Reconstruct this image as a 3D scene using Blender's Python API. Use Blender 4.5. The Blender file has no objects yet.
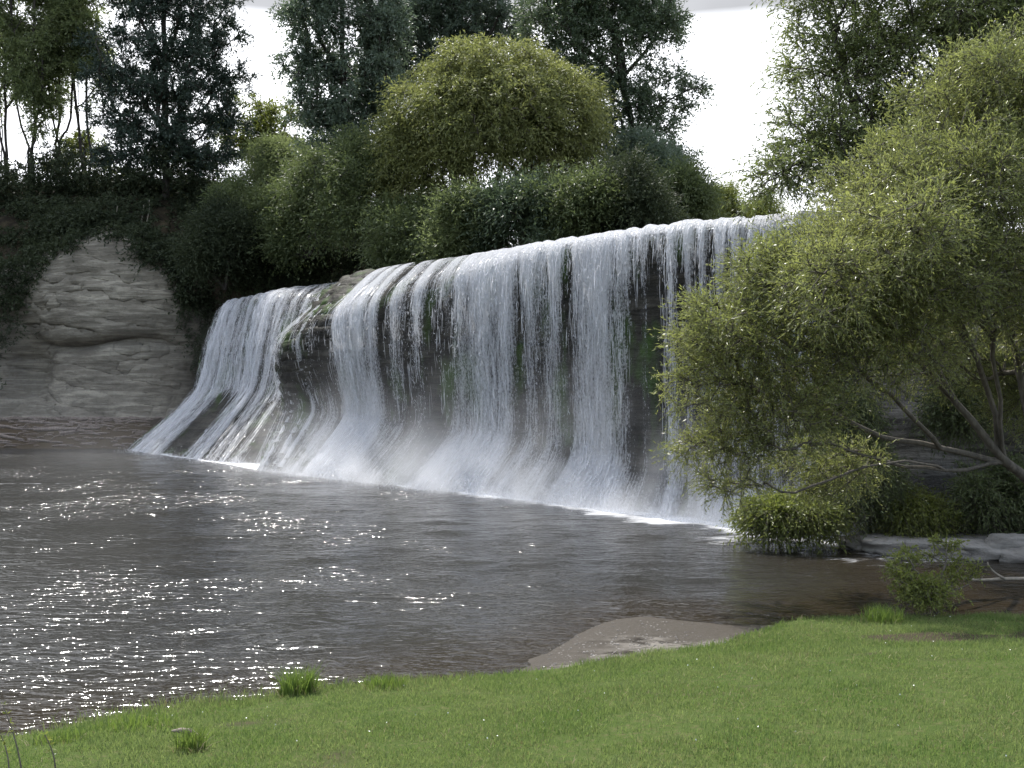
import bpy, math
import numpy as np
from mathutils import Vector

# ------------------------------------------------------------------ basics
F = 1024.0            # focal length in pixels of the photograph
EYE = 3.5             # eye height above the pool
HOR = 380.0           # row of the horizon
scene = bpy.context.scene
COL = scene.collection


def at(px, py, d):
    """pixel of the photograph + distance -> world point (metres, pool surface is z = 0)"""
    return np.array([(px - 512.0) / F * d, d, EYE - (py - HOR) / F * d])


def sstep(a, b, x):
    t = np.clip((np.asarray(x, float) - a) / (b - a), 0, 1)
    return t * t * (3 - 2 * t)


def _hash(ix, iy, iz, seed):
    h = (ix.astype(np.int64) * 374761393 + iy.astype(np.int64) * 668265263 +
         iz.astype(np.int64) * 2147483647 + seed * 1274126177) & 0xFFFFFFFF
    h = ((h ^ (h >> 13)) * 1274126177) & 0xFFFFFFFF
    h = ((h ^ (h >> 16)) * 2246822519) & 0xFFFFFFFF
    return ((h ^ (h >> 15)) & 0xFFFF) / 65535.0


def vnoise(p, seed=0):
    p = np.asarray(p, float)
    i = np.floor(p).astype(np.int64)
    f = p - i
    f = f * f * (3 - 2 * f)
    out = 0
    for dx in (0, 1):
        wx = f[..., 0] if dx else 1 - f[..., 0]
        for dy in (0, 1):
            wy = f[..., 1] if dy else 1 - f[..., 1]
            for dz in (0, 1):
                wz = f[..., 2] if dz else 1 - f[..., 2]
                out = out + wx * wy * wz * _hash(i[..., 0] + dx, i[..., 1] + dy, i[..., 2] + dz, seed)
    return out * 2 - 1


def fbm(p, octv=4, seed=0, gain=0.5):
    a, s, out = 1.0, 0.0, 0
    p = np.asarray(p, float)
    for k in range(octv):
        out = out + a * vnoise(p * (2.03 ** k) + 17.3 * k, seed + k)
        s += a
        a *= gain
    return out / s


def mesh_obj(name, verts, quads=None, tris=None, mat=None, parent=None, smooth=True, attrs=None, uv=None):
    verts = np.asarray(verts, np.float32).reshape(-1, 3)
    me = bpy.data.meshes.new(name)
    me.vertices.add(len(verts))
    me.vertices.foreach_set('co', verts.ravel())
    loops, starts, n0 = [], [], 0
    if quads is not None and len(quads):
        q = np.asarray(quads, np.int32).reshape(-1, 4)
        loops.append(q.ravel())
        starts.append(np.arange(len(q), dtype=np.int32) * 4)
        n0 = q.size
    if tris is not None and len(tris):
        t = np.asarray(tris, np.int32).reshape(-1, 3)
        loops.append(t.ravel())
        starts.append(n0 + np.arange(len(t), dtype=np.int32) * 3)
    loops = np.concatenate(loops)
    starts = np.concatenate(starts)
    me.loops.add(len(loops))
    me.loops.foreach_set('vertex_index', loops)
    me.polygons.add(len(starts))
    me.polygons.foreach_set('loop_start', starts)
    if smooth:
        me.polygons.foreach_set('use_smooth', np.ones(len(starts), bool))
    if uv is not None:
        l = me.uv_layers.new(name='UVMap')
        l.data.foreach_set('uv', np.asarray(uv, np.float32).reshape(-1, 2)[loops].ravel())
    me.update(calc_edges=True)
    for k, v in (attrs or {}).items():
        a = me.attributes.new(k, 'FLOAT', 'POINT')
        a.data.foreach_set('value', np.asarray(v, np.float32).ravel())
    if mat:
        me.materials.append(mat)
    o = bpy.data.objects.new(name, me)
    COL.objects.link(o)
    if parent is not None:
        o.parent = parent
        o.matrix_parent_inverse.identity()
        o.location = -Vector(parent.location)
    return o


def tag(o, label, cat, group=None, kind=None):
    o['label'] = label
    o['category'] = cat
    if group:
        o['group'] = group
    if kind:
        o['kind'] = kind
    return o


def thing(name, loc, label, cat, group=None):
    o = bpy.data.objects.new(name, None)
    o.empty_display_size = 0.3
    COL.objects.link(o)
    o.location = Vector([float(c) for c in loc])
    return tag(o, label, cat, group)


def grid_quads(nu, nv):
    i = np.arange(nu - 1)[:, None] * nv + np.arange(nv - 1)[None, :]
    i = i.ravel()
    return np.stack([i, i + nv, i + nv + 1, i + 1], 1)


def norm(v):
    return v / np.maximum(np.linalg.norm(v, axis=-1, keepdims=True), 1e-9)


def catmull(pts, s, ten=0.5):
    """pts (K,...,3) evaluated at float indices s"""
    pts = np.asarray(pts, float)
    K = len(pts)
    s = np.clip(np.asarray(s, float), 0, K - 1)
    i = np.minimum(np.floor(s).astype(int), K - 2)
    t = s - i
    g = lambda k: pts[np.clip(k, 0, K - 1)]
    p0, p1, p2, p3 = g(i - 1), g(i), g(i + 1), g(i + 2)
    t = t.reshape((-1,) + (1,) * (pts.ndim - 1))
    m1, m2 = (p2 - p0) * ten, (p3 - p1) * ten
    return ((2 * t**3 - 3 * t**2 + 1) * p1 + (t**3 - 2 * t**2 + t) * m1 +
            (-2 * t**3 + 3 * t**2) * p2 + (t**3 - t**2) * m2)


def tubes(lines, sides=6):
    """lines: list of (points, radii) -> verts, quads"""
    V, Q, n = [], [], 0
    ang = np.arange(sides) * 2 * math.pi / sides
    for pts, rad in lines:
        pts = np.asarray(pts, float)
        m = len(pts)
        if m < 2:
            continue
        tan = norm(np.gradient(pts, axis=0))
        ref = np.array([0.31, 0.17, 0.93]) if abs(tan[0] @ np.array([0.31, 0.17, 0.93])) < 0.9 else np.array([0.95, 0.2, 0.1])
        a = norm(np.cross(tan, ref))
        b = np.cross(tan, a)
        r = np.asarray(rad, float)[:, None, None]
        ring = pts[:, None, :] + r * (np.cos(ang)[None, :, None] * a[:, None, :] + np.sin(ang)[None, :, None] * b[:, None, :])
        V.append(ring.reshape(-1, 3))
        k = np.arange(m - 1)[:, None] * sides
        j = np.arange(sides)[None, :]
        j2 = (j + 1) % sides
        Q.append((n + np.stack([k + j, k + j2, k + sides + j2, k + sides + j], -1)).reshape(-1, 4))
        Q.append(n + (m - 1) * sides + np.array([[0, 1, 2, 3 % sides]] if sides >= 4 else [[0, 1, 2, 2]]))
        n += m * sides
    return np.concatenate(V), np.concatenate(Q)


# ------------------------------------------------------------------ materials
class NT:
    def __init__(self, name):
        self.m = bpy.data.materials.new(name)
        self.m.use_nodes = True
        self.t = self.m.node_tree
        self.t.nodes.clear()
        self.out = self.t.nodes.new('ShaderNodeOutputMaterial')

    def n(self, typ, **kw):
        nd = self.t.nodes.new('ShaderNode' + typ)
        for k, v in kw.items():
            if k in nd.inputs:
                self.put(nd.inputs[k], v)
            else:
                setattr(nd, k, v)
        return nd

    def put(self, sock, v):
        if isinstance(v, bpy.types.NodeSocket):
            self.t.links.new(v, sock)
        elif isinstance(v, (tuple, list)) and len(v) == 3 and sock.type == 'RGBA':
            sock.default_value = (*v, 1)
        else:
            sock.default_value = v

    def math(self, op, a, b=None, c=None, clamp=False):
        nd = self.t.nodes.new('ShaderNodeMath')
        nd.operation = op
        nd.use_clamp = clamp
        for k, v in enumerate((a, b, c)):
            if v is not None:
                self.put(nd.inputs[k], v)
        return nd.outputs[0]

    def mix(self, fac, a, b):
        nd = self.t.nodes.new('ShaderNodeMix')
        nd.data_type = 'RGBA'
        self.put(nd.inputs[0], fac)
        self.put(nd.inputs[6], a)
        self.put(nd.inputs[7], b)
        return nd.outputs[2]

    def noise(self, vec, scale, detail=4, rough=0.55, dist=0.0):
        nd = self.n('TexNoise')
        self.t.links.new(vec, nd.inputs['Vector'])
        nd.inputs['Scale'].default_value = scale
        nd.inputs['Detail'].default_value = detail
        nd.inputs['Roughness'].default_value = rough
        nd.inputs['Distortion'].default_value = dist
        return nd.outputs['Fac']

    def maprange(self, v, a, b, c=0.0, d=1.0):
        nd = self.n('MapRange')
        self.put(nd.inputs[0], v)
        for k, x in enumerate((a, b, c, d)):
            nd.inputs[k + 1].default_value = x
        return nd.outputs[0]

    def pos(self, sx=1, sy=1, sz=1):
        g = self.n('NewGeometry').outputs['Position']
        if (sx, sy, sz) == (1, 1, 1):
            return g
        mp = self.n('Mapping')
        self.t.links.new(g, mp.inputs[0])
        mp.inputs['Scale'].default_value = (sx, sy, sz)
        return mp.outputs[0]

    def attr(self, name):
        return self.n('Attribute', attribute_name=name).outputs['Fac']

    def surf(self, sh):
        self.t.links.new(sh, self.out.inputs['Surface'])
        return self.m

    def bump(self, h, strength, dist):
        b = self.n('Bump')
        self.put(b.inputs['Height'], h)
        b.inputs['Strength'].default_value = strength
        b.inputs['Distance'].default_value = dist
        return b.outputs[0]


def leaf_mat(name, c1, c2, trans=0.4, rough=0.45, spec=0.4, pscale=0.35):
    k = NT(name)
    r = k.n('NewGeometry').outputs['Random Per Island']
    big = k.noise(k.pos(), pscale, 3)
    f = k.math('ADD', k.math('MULTIPLY', r, 0.55), k.maprange(big, .36, .64, 0, .5), clamp=True)
    col = k.mix(f, c1, c2)
    p = k.n('BsdfPrincipled')
    k.put(p.inputs['Base Color'], col)
    p.inputs['Roughness'].default_value = rough
    p.inputs['Specular IOR Level'].default_value = spec
    t = k.n('BsdfTranslucent')
    tc = k.mix(0.35, col, tuple(min(1, x * y) for x, y in zip(c2, (1.25, 1.32, 0.75))))
    k.put(t.inputs['Color'], tc)
    mx = k.n('MixShader')
    mx.inputs[0].default_value = trans
    k.t.links.new(p.outputs[0], mx.inputs[1])
    k.t.links.new(t.outputs[0], mx.inputs[2])
    return k.surf(mx.outputs[0])


def bark_mat(name, c1, c2):
    k = NT(name)
    n = k.noise(k.pos(6, 6, 1.5), 2.0, 5)
    p = k.n('BsdfPrincipled')
    k.put(p.inputs['Base Color'], k.mix(k.maprange(n, .3, .7), c1, c2))
    p.inputs['Roughness'].default_value = 0.85
    k.put(p.inputs['Normal'], k.bump(n, 0.6, 0.03))
    return k.surf(p.outputs[0])


def rock_mat(name, c1, c2, dark, wet=0.7, moss=0.0, strata=1.0, spec=0.3):
    k = NT(name)
    n1 = k.noise(k.pos(), 0.5, 5, 0.6)
    n2 = k.noise(k.pos(0.35, 0.35, 3.2), 1.3, 6, 0.65, 0.4)
    n3 = k.noise(k.pos(), 6.0, 4, 0.7)
    col = k.mix(k.maprange(n1, .35, .65), c1, c2)
    col = k.mix(k.maprange(n2, .62, .45, 0, .75 * strata), col, dark)
    col = k.mix(k.maprange(n3, .55, .8, 0, .6), col, dark)
    if moss:
        nm = k.noise(k.pos(1, 1, .5), 0.8, 5, 0.6)
        col = k.mix(k.maprange(k.math('MULTIPLY', nm, moss), .5, .62), col, (0.03, 0.055, 0.012))
    p = k.n('BsdfPrincipled')
    k.put(p.inputs['Base Color'], col)
    p.inputs['Roughness'].default_value = wet
    p.inputs['Specular IOR Level'].default_value = spec
    h = k.math('ADD', k.math('MULTIPLY', n2, 1.0), k.math('MULTIPLY', n3, 0.5))
    k.put(p.inputs['Normal'], k.bump(h, 0.9, 0.14))
    return k.surf(p.outputs[0])


M = {}
M['willow'] = leaf_mat('willow_leaf', (0.128, 0.158, 0.056), (0.262, 0.278, 0.102), 0.52, 0.36, 0.45)
M['willow_back'] = leaf_mat('green_willow_leaf', (0.100, 0.134, 0.050), (0.185, 0.216, 0.078), 0.48, 0.45, 0.4)
M['round'] = leaf_mat('round_willow_leaf', (0.118, 0.140, 0.052), (0.220, 0.230, 0.086), 0.48, 0.5, 0.3)
M['pine'] = leaf_mat('pine_needle', (0.024, 0.040, 0.030), (0.052, 0.076, 0.056), 0.2, 0.5, 0.35)
M['blue'] = leaf_mat('blue_green_leaf', (0.072, 0.104, 0.074), (0.130, 0.168, 0.120), 0.42, 0.45, 0.45)
M['gum'] = leaf_mat('open_tree_leaf', (0.055, 0.084, 0.050), (0.100, 0.132, 0.075), 0.38, 0.45, 0.4)
M['mid'] = leaf_mat('mid_green_leaf', (0.105, 0.138, 0.064), (0.175, 0.205, 0.095), 0.58, 0.5, 0.3)
M['bush'] = leaf_mat('bush_leaf', (0.068, 0.094, 0.042), (0.132, 0.160, 0.068), 0.42, 0.5, 0.3)
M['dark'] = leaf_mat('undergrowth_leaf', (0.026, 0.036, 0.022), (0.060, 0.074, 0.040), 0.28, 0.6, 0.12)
M['lime'] = leaf_mat('lime_leaf', (0.085, 0.110, 0.026), (0.150, 0.170, 0.045), 0.5, 0.5, 0.3)
M['shrub'] = leaf_mat('shrub_leaf', (0.105, 0.140, 0.032), (0.200, 0.220, 0.060), 0.5, 0.45, 0.4)
M['blade'] = leaf_mat('grass_blade', (0.068, 0.142, 0.030), (0.195, 0.232, 0.095), 0.5, 0.6, 0.14, 1.3)
M['tall_blade'] = leaf_mat('tall_grass_blade', (0.060, 0.125, 0.020), (0.150, 0.205, 0.050), 0.5, 0.5, 0.3)
M['dry_blade'] = leaf_mat('dry_grass_blade', (0.16, 0.13, 0.06), (0.30, 0.26, 0.15), 0.25, 0.6, 0.2)
M['bark'] = bark_mat('grey_bark', (0.045, 0.038, 0.030), (0.12, 0.105, 0.085))
M['bark_dark'] = bark_mat('dark_bark', (0.018, 0.015, 0.012), (0.055, 0.046, 0.038))
M['bark_pale'] = bark_mat('pale_bark', (0.13, 0.115, 0.09), (0.30, 0.27, 0.22))
M['drift'] = bark_mat('driftwood', (0.09, 0.07, 0.058), (0.21, 0.17, 0.145))
M['paint'] = bark_mat('weathered_white_paint', (0.45, 0.45, 0.42), (0.62, 0.62, 0.60))
M['rock_fall'] = rock_mat('wet_ledge_rock', (0.022, 0.021, 0.017), (0.065, 0.060, 0.048), (0.008, 0.008, 0.007), 0.6, 0.97, 1.0, 0.07)
M['rock_cliff'] = rock_mat('mudstone', (0.215, 0.198, 0.162), (0.33, 0.306, 0.25), (0.055, 0.047, 0.038), 0.95, 0.0, 0.75, 0.1)
M['rock_bank'] = rock_mat('bank_rock', (0.16, 0.15, 0.135), (0.25, 0.235, 0.21), (0.05, 0.045, 0.04), 0.85, 0.75)
M['rock_shelf'] = rock_mat('shelf_rock', (0.24, 0.225, 0.205), (0.38, 0.36, 0.33), (0.05, 0.042, 0.036), 0.8, 0.0, .7, .15)
M['petal'] = bark_mat('clover_petal', (0.6, 0.6, 0.55), (0.75, 0.75, 0.7))


def ground_mat():
    k = NT('ground')
    n1 = k.noise(k.pos(), 1.2, 5)
    n2 = k.noise(k.pos(), 14.0, 5, 0.7)
    n3 = k.noise(k.pos(), 60.0, 3, 0.7)
    grass = k.mix(n1, (0.030, 0.055, 0.010), (0.060, 0.080, 0.022))
    grass = k.mix(k.maprange(n2, .5, .8), grass, (0.10, 0.085, 0.045))
    sand = k.mix(n2, (0.105, 0.095, 0.083), (0.21, 0.196, 0.175))
    sand = k.mix(k.maprange(k.noise(k.pos(1, 1.6, 1), 2.2, 6, .7), .44, .58), sand, (0.020, 0.017, 0.014))
    sand = k.mix(k.maprange(n3, .56, .7), sand, (0.11, 0.10, 0.09))
    soil = k.mix(n2, (0.022, 0.017, 0.012), (0.06, 0.046, 0.034))
    bed = k.mix(n2, (0.03, 0.022, 0.012), (0.07, 0.05, 0.028))
    wet = k.attr('wet')
    sand = k.mix(wet, sand, k.mix(n2, (0.035, 0.030, 0.024), (0.075, 0.066, 0.055)))
    c = k.mix(k.attr('sand'), grass, sand)
    c = k.mix(k.attr('soil'), c, soil)
    c = k.mix(k.attr('bed'), c, bed)
    p = k.n('BsdfPrincipled')
    k.put(p.inputs['Base Color'], c)
    k.put(p.inputs['Roughness'], k.maprange(wet, 0, 1, .95, .5))
    p.inputs['Specular IOR Level'].default_value = 0.08
    k.put(p.inputs['Normal'], k.bump(k.math('ADD', n2, k.math('MULTIPLY', n3, .4)), 0.6, 0.04))
    return k.surf(p.outputs[0])


def water_mat():
    k = NT('pool_water')
    p = k.n('BsdfPrincipled')
    ng = k.noise(k.pos(), 0.12, 3)
    sh = k.attr('shallow')
    col = k.mix(ng, (0.020, 0.020, 0.019), (0.034, 0.033, 0.030))
    col = k.mix(sh, col, (0.021, 0.0160, 0.0098))
    foam = k.attr('foam')
    fn = k.noise(k.pos(0.8, 2.4, 1), 2.2, 6, 0.7, 0.6)
    ff = k.maprange(k.math('ADD', foam, k.math('MULTIPLY', fn, 1.1)), 0.98, 1.36)
    col = k.mix(ff, col, (0.75, 0.76, 0.78))
    k.put(p.inputs['Base Color'], col)
    k.put(p.inputs['Roughness'], k.maprange(ff, 0, 1, 0.11, 0.6))
    p.inputs['IOR'].default_value = 1.333
    a = k.noise(k.pos(0.75, 1.7, 1), 2.8, 2, 0.5, 0.4)
    b = k.noise(k.pos(0.8, 1.4, 1), 9.0, 2, 0.5)
    h = k.math('ADD', a, k.math('MULTIPLY', b, 0.33))
    gust = k.maprange(k.noise(k.pos(1, 1, 1), 0.22, 2), .38, .62, .28, 1.05)
    bp = k.n('Bump')
    k.put(bp.inputs['Height'], h)
    k.put(bp.inputs['Strength'], gust)
    bp.inputs['Distance'].default_value = 0.098
    k.put(p.inputs['Normal'], bp.outputs[0])
    return k.surf(p.outputs[0])


def veil_mat(name):
    """thin falling water: white where the sheet is broken into foam, nothing where it is parted"""
    k = NT(name)
    uv = k.n('UVMap').outputs[0]

    def st(sx, sy, sc, det, rg):
        mp = k.n('Mapping')
        k.t.links.new(uv, mp.inputs[0])
        mp.inputs['Scale'].default_value = (sx, sy, 1)
        return k.noise(mp.outputs[0], sc, det, rg, 0.15)
    n1 = st(2.6, 0.18, 1.0, 4, 0.6)
    n2 = st(20.0, 1.3, 1.0, 4, 0.72)
    n3 = st(26.0, 11.0, 1.0, 3, 0.7)
    d = k.attr('dens')
    v = k.math('ADD', d, k.math('MULTIPLY', k.math('SUBTRACT', n1, .5), 1.0))
    v = k.math('ADD', v, k.math('MULTIPLY', k.math('SUBTRACT', n2, .5), 1.35))
    v = k.math('ADD', v, k.math('MULTIPLY', k.math('SUBTRACT', n3, .5), 1.2))
    al = k.maprange(v, 0.34, 0.92, 0.0, 0.92)
    p = k.n('BsdfPrincipled')
    k.put(p.inputs['Base Color'], (0.80, 0.81, 0.84))
    p.inputs['Roughness'].default_value = 0.3
    k.put(p.inputs['Normal'], k.bump(k.math('ADD', n2, k.math('MULTIPLY', n3, .8)), 1.0, 0.10))
    t = k.n('BsdfTranslucent')
    k.put(t.inputs['Color'], (0.80, 0.81, 0.84))
    m1 = k.n('MixShader')
    m1.inputs[0].default_value = 0.42
    k.t.links.new(p.outputs[0], m1.inputs[1])
    k.t.links.new(t.outputs[0], m1.inputs[2])
    tr = k.n('BsdfTransparent')
    m2 = k.n('MixShader')
    k.put(m2.inputs[0], al)
    k.t.links.new(tr.outputs[0], m2.inputs[1])
    k.t.links.new(m1.outputs[0], m2.inputs[2])
    return k.surf(m2.outputs[0])


def strand_mat():
    k = NT('falling_water')
    p = k.n('BsdfPrincipled')
    k.put(p.inputs['Base Color'], (0.80, 0.81, 0.84))
    p.inputs['Roughness'].default_value = 0.25
    t = k.n('BsdfTranslucent')
    k.put(t.inputs['Color'], (0.80, 0.81, 0.84))
    m1 = k.n('MixShader')
    m1.inputs[0].default_value = 0.4
    k.t.links.new(p.outputs[0], m1.inputs[1])
    k.t.links.new(t.outputs[0], m1.inputs[2])
    tr = k.n('BsdfTransparent')
    m2 = k.n('MixShader')
    m2.inputs[0].default_value = 0.5
    k.t.links.new(tr.outputs[0], m2.inputs[1])
    k.t.links.new(m1.outputs[0], m2.inputs[2])
    return k.surf(m2.outputs[0])


M['ground'] = ground_mat()
M['water'] = water_mat()
M['veil'] = veil_mat('water_veil')
M['strand'] = strand_mat()

# ------------------------------------------------------------------ camera, sun, sky
cam = bpy.data.cameras.new('camera')
cam.sensor_width = 36.0
cam.lens = 36.0 * F / 1024.0
cam.clip_end = 5000
co = bpy.data.objects.new('camera', cam)
COL.objects.link(co)
co.location = (0, 0, EYE)
co.rotation_euler = (math.radians(90) - math.atan2(384 - HOR, F), 0, 0)
scene.camera = co

SUN_AZ, SUN_EL = math.radians(-26), math.radians(57)      # azimuth from +Y, clockwise positive
sv = Vector((math.sin(SUN_AZ) * math.cos(SUN_EL), math.cos(SUN_AZ) * math.cos(SUN_EL), math.sin(SUN_EL)))
sl = bpy.data.lights.new('sun', 'SUN')
sl.energy = 4.0
sl.angle = math.radians(0.5)
sl.color = (1.0, 0.96, 0.90)
so = bpy.data.objects.new('sun', sl)
COL.objects.link(so)
so.rotation_euler = sv.to_track_quat('Z', 'Y').to_euler()

w = bpy.data.worlds.new('World')
scene.world = w
w.use_nodes = True
t = w.node_tree
t.nodes.clear()
out = t.nodes.new('ShaderNodeOutputWorld')
sky = t.nodes.new('ShaderNodeTexSky')
sky.sky_type = 'NISHITA'
sky.sun_disc = False
sky.sun_elevation = SUN_EL
sky.sun_rotation = SUN_AZ
bg1 = t.nodes.new('ShaderNodeBackground')
bg1.inputs[1].default_value = 0.15
t.links.new(sky.outputs[0], bg1.inputs[0])
bg2 = t.nodes.new('ShaderNodeBackground')
tc = t.nodes.new('ShaderNodeTexCoord')
mp = t.nodes.new('ShaderNodeMapping')
mp.inputs['Scale'].default_value = (1.0, 1.0, 2.6)
mp.inputs['Location'].default_value = (0.35, 0.1, 0.0)
t.links.new(tc.outputs['Generated'], mp.inputs[0])
nz = t.nodes.new('ShaderNodeTexNoise')
nz.inputs['Scale'].default_value = 2.3
nz.inputs['Detail'].default_value = 7
nz.inputs['Roughness'].default_value = 0.55
t.links.new(mp.outputs[0], nz.inputs['Vector'])
sep = t.nodes.new('ShaderNodeSeparateXYZ')
t.links.new(tc.outputs['Generated'], sep.inputs[0])


def wmath(op, a, b=None, clamp=False):
    nd = t.nodes.new('ShaderNodeMath')
    nd.operation = op
    nd.use_clamp = clamp
    for i_, v_ in enumerate((a, b)):
        if v_ is None:
            continue
        if isinstance(v_, bpy.types.NodeSocket):
            t.links.new(v_, nd.inputs[i_])
        else:
            nd.inputs[i_].default_value = v_
    return nd.outputs[0]


def wrange(v, a, b, c=0.0, d=1.0):
    nd = t.nodes.new('ShaderNodeMapRange')
    t.links.new(v, nd.inputs[0])
    for i_, x_ in enumerate((a, b, c, d)):
        nd.inputs[i_ + 1].default_value = x_
    return nd.outputs[0]


# a bank of bright cloud low in the north, broken cloud with blue between it elsewhere
bank = wmath('MULTIPLY', wrange(sep.outputs['Y'], 0.0, 0.8), wrange(sep.outputs['Z'], 0.75, 0.25))
cov = wmath('ADD', nz.outputs['Fac'], wmath('MULTIPLY', bank, 0.30))
cf = wrange(cov, 0.46, 0.58)
nz2 = t.nodes.new('ShaderNodeTexNoise')
nz2.inputs['Scale'].default_value = 5.0
nz2.inputs['Detail'].default_value = 5
t.links.new(mp.outputs[0], nz2.inputs['Vector'])
cs = wrange(nz2.outputs['Fac'], 0.35, 0.6, 1.0, 1.25)
bg2.inputs[0].default_value = (0.93, 0.95, 1.0, 1)
# grey cloud bases sit higher up
t.links.new(wmath('MULTIPLY', cs, wmath('MAXIMUM', wrange(wmath('ADD', sep.outputs['Z'], wmath('MULTIPLY', nz.outputs['Fac'], .02)), 0.330, 0.345, 1.0, 0.30), wrange(sep.outputs['Z'], 0.37, 0.46, 0.0, 1.0))), bg2.inputs[1])
mxs = t.nodes.new('ShaderNodeMixShader')
t.links.new(cf, mxs.inputs[0])
t.links.new(bg1.outputs[0], mxs.inputs[1])
t.links.new(bg2.outputs[0], mxs.inputs[2])
t.links.new(mxs.outputs[0], out.inputs['Surface'])

scene.view_settings.view_transform = 'Standard'
scene.view_settings.look = 'None'
scene.view_settings.exposure = 1.0
scene.view_settings.gamma = 1.0
scene.cycles.max_bounces = 8
scene.cycles.diffuse_bounces = 3
scene.cycles.glossy_bounces = 3
scene.cycles.transparent_max_bounces = 24
scene.cycles.transmission_bounces = 4
scene.cycles.volume_bounces = 1
scene.cycles.caustics_reflective = False
scene.cycles.caustics_refractive = False
scene.cycles.sample_clamp_indirect = 4.0
scene.cycles.use_denoising = True
scene.cycles.volume_step_rate = 1.0

# ------------------------------------------------------------------ terrain
GX = [-30, -9, -4.33, -3.3, -2.18, -1.2, -0.12, 0.89, 1.78, 2.49, 3.6, 6.5, 12, 30]
GY = [7.0, 8.0, 8.65, 9.3, 9.85, 10.15, 10.5, 10.93, 11.3, 11.8, 12.8, 13.1, 13.4, 14]
WX = [-30, -9, -4.4, -2.2, -0.17, 0.36, 0.93, 1.51, 1.97, 2.57, 3.2, 4.2, 6.5, 12, 30]
WY = [8.2, 9.2, 9.9, 11.0, 12.15, 13.0, 14.05, 15.0, 15.2, 14.8, 14.55, 14.6, 14.9, 15.2, 15.6]
BX = [-80, -50, -29, -19.5, -18.6, -9.4, 6.0, 7.6, 10, 30, 80]
BY = [25, 44, 57, 57, 51, 39.8, 24.7, 23.1, 21.0, 20.0, 18]


def terrain(x, y):
    x, y = np.broadcast_arrays(np.asarray(x, float), np.asarray(y, float))
    p = np.stack([x, y, x * 0], -1)
    yg = np.interp(x, GX, GY) + 0.12 * vnoise(p * 1.7, 5)
    yw = np.interp(x, WX, WY) + 0.10 * vnoise(p * 1.3, 6)
    yb = np.interp(x, BX, BY)
    # near lawn: falls from 1.8 at the feet to 0.5 at its edge
    tt = np.clip(y / yg, -3, 1)
    lawn = 1.8 - 1.3 * tt + 0.05 * fbm(p * 0.8, 3, 7) + np.where(y < 0, -0.2 * y * 0, 0)
    lawn = np.minimum(lawn, 3.0)
    s = np.clip((y - yg) / np.maximum(yw - yg, 0.3), 0, 1)
    edge = 0.40 * (1 - s) ** 6 + 0.10 * (1 - s) + 0.022 * fbm(p * np.array([2.2, 2.2, 1]), 4, 12) * sstep(0, .25, s) * sstep(1, .8, s)
    lip = np.where(s < 0.06, 0, 0)
    z = np.where(y < yg, lawn, edge + lip)
    dw = y - yw
    bed = -np.clip(dw * 0.16, 0, 1.3)
    z = np.where(dw > 0, bed, z)
    # far side
    dy = y - yb
    left = sstep(-18.0, -19.8, x)
    right = sstep(6.5, 8.0, x)
    sb = np.interp(x, [-20, -13, -8, 0, 8], [9, 9, 6, 3.6, 3.0]) + 0.8
    plat = 6.6 + 9.2 * sstep(57, 67, y) * sstep(0, -12, x)
    fallside = -1.3 + (plat + 1.3) * sstep(0, 1.6, dy - sb)
    cl = np.where(dy < 0.0, -1.2 + 2.5 * sstep(-9, 0, dy), 1.3)
    cl = cl + 9.0 * sstep(6.5, 9, dy) + 5.5 * sstep(9, 14, dy)
    rb = -1.2 + 1.45 * sstep(-2.2, -0.2, dy) + 0.5 * sstep(0.2, 3, dy) + 5.8 * sstep(3.8, 6.0, dy)
    far = fallside * (1 - left) * (1 - right) + cl * left + rb * right
    z = np.where(dy > -9.5, np.where(dw > 1.0, np.maximum(z, far), z), z)
    rough = 0.35 * fbm(p * 0.22, 4, 9) * sstep(3, 9, dy)
    return z + rough


def axis(parts):
    return np.unique(np.concatenate([np.arange(a, b, s) for a, b, s in parts]))


gx = axis([(-700, -80, 40), (-80, -32, 3), (-32, -10, 0.6), (-10, 10, 0.14), (10, 32, 0.6), (32, 80, 4), (80, 741, 40)])
gy = axis([(-60, 2, 3), (2, 6, 0.3), (6, 16, 0.12), (16, 30, 0.5), (30, 76, 0.6), (76, 120, 4), (120, 1400, 60)])
X, Y = np.meshgrid(gx, gy, indexing='ij')
Z = terrain(X, Y)
P3 = np.stack([X, Y, Z], -1)
yg = np.interp(X, GX, GY) + 0.12 * vnoise(np.stack([X, Y, X * 0], -1) * 1.7, 5)
yw = np.interp(X, WX, WY)
yb = np.interp(X, BX, BY)
a_sand = sstep(-0.05, 0.15, Y - yg) * (Y < yb)
a_wet = sstep(0.060, 0.030, Z + .02 * fbm(P3 * np.array([1.5, 3, 1]), 3, 51)) * a_sand
a_bed = sstep(0.0, 0.5, Y - yw) * (Y < yb - 1)
a_soil = sstep(-8, -5, Y - yb) * ((X < -18) | (Y > yb)) * (1 - sstep(69, 72, Y) * (X < -10))
# a worn, dry patch in the lawn under the willow
dirt = sstep(0.05, 0.35, fbm(np.stack([X, Y * 1.6, X * 0], -1) * 0.9, 4, 31) +
             0.9 * np.exp(-((X - 4.8) / 1.1) ** 2 - ((Y - 11.35) / 0.36) ** 2) - 0.35) * (Y < yg)
ground = mesh_obj('ground', P3, grid_quads(len(gx), len(gy)), mat=M['ground'],
                  attrs={'sand': a_sand, 'wet': a_wet, 'bed': a_bed, 'soil': np.maximum(a_soil, dirt * .95)})
tag(ground, 'lawn, sandy shore, pool bed and wooded banks', 'ground', kind='structure')

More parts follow.
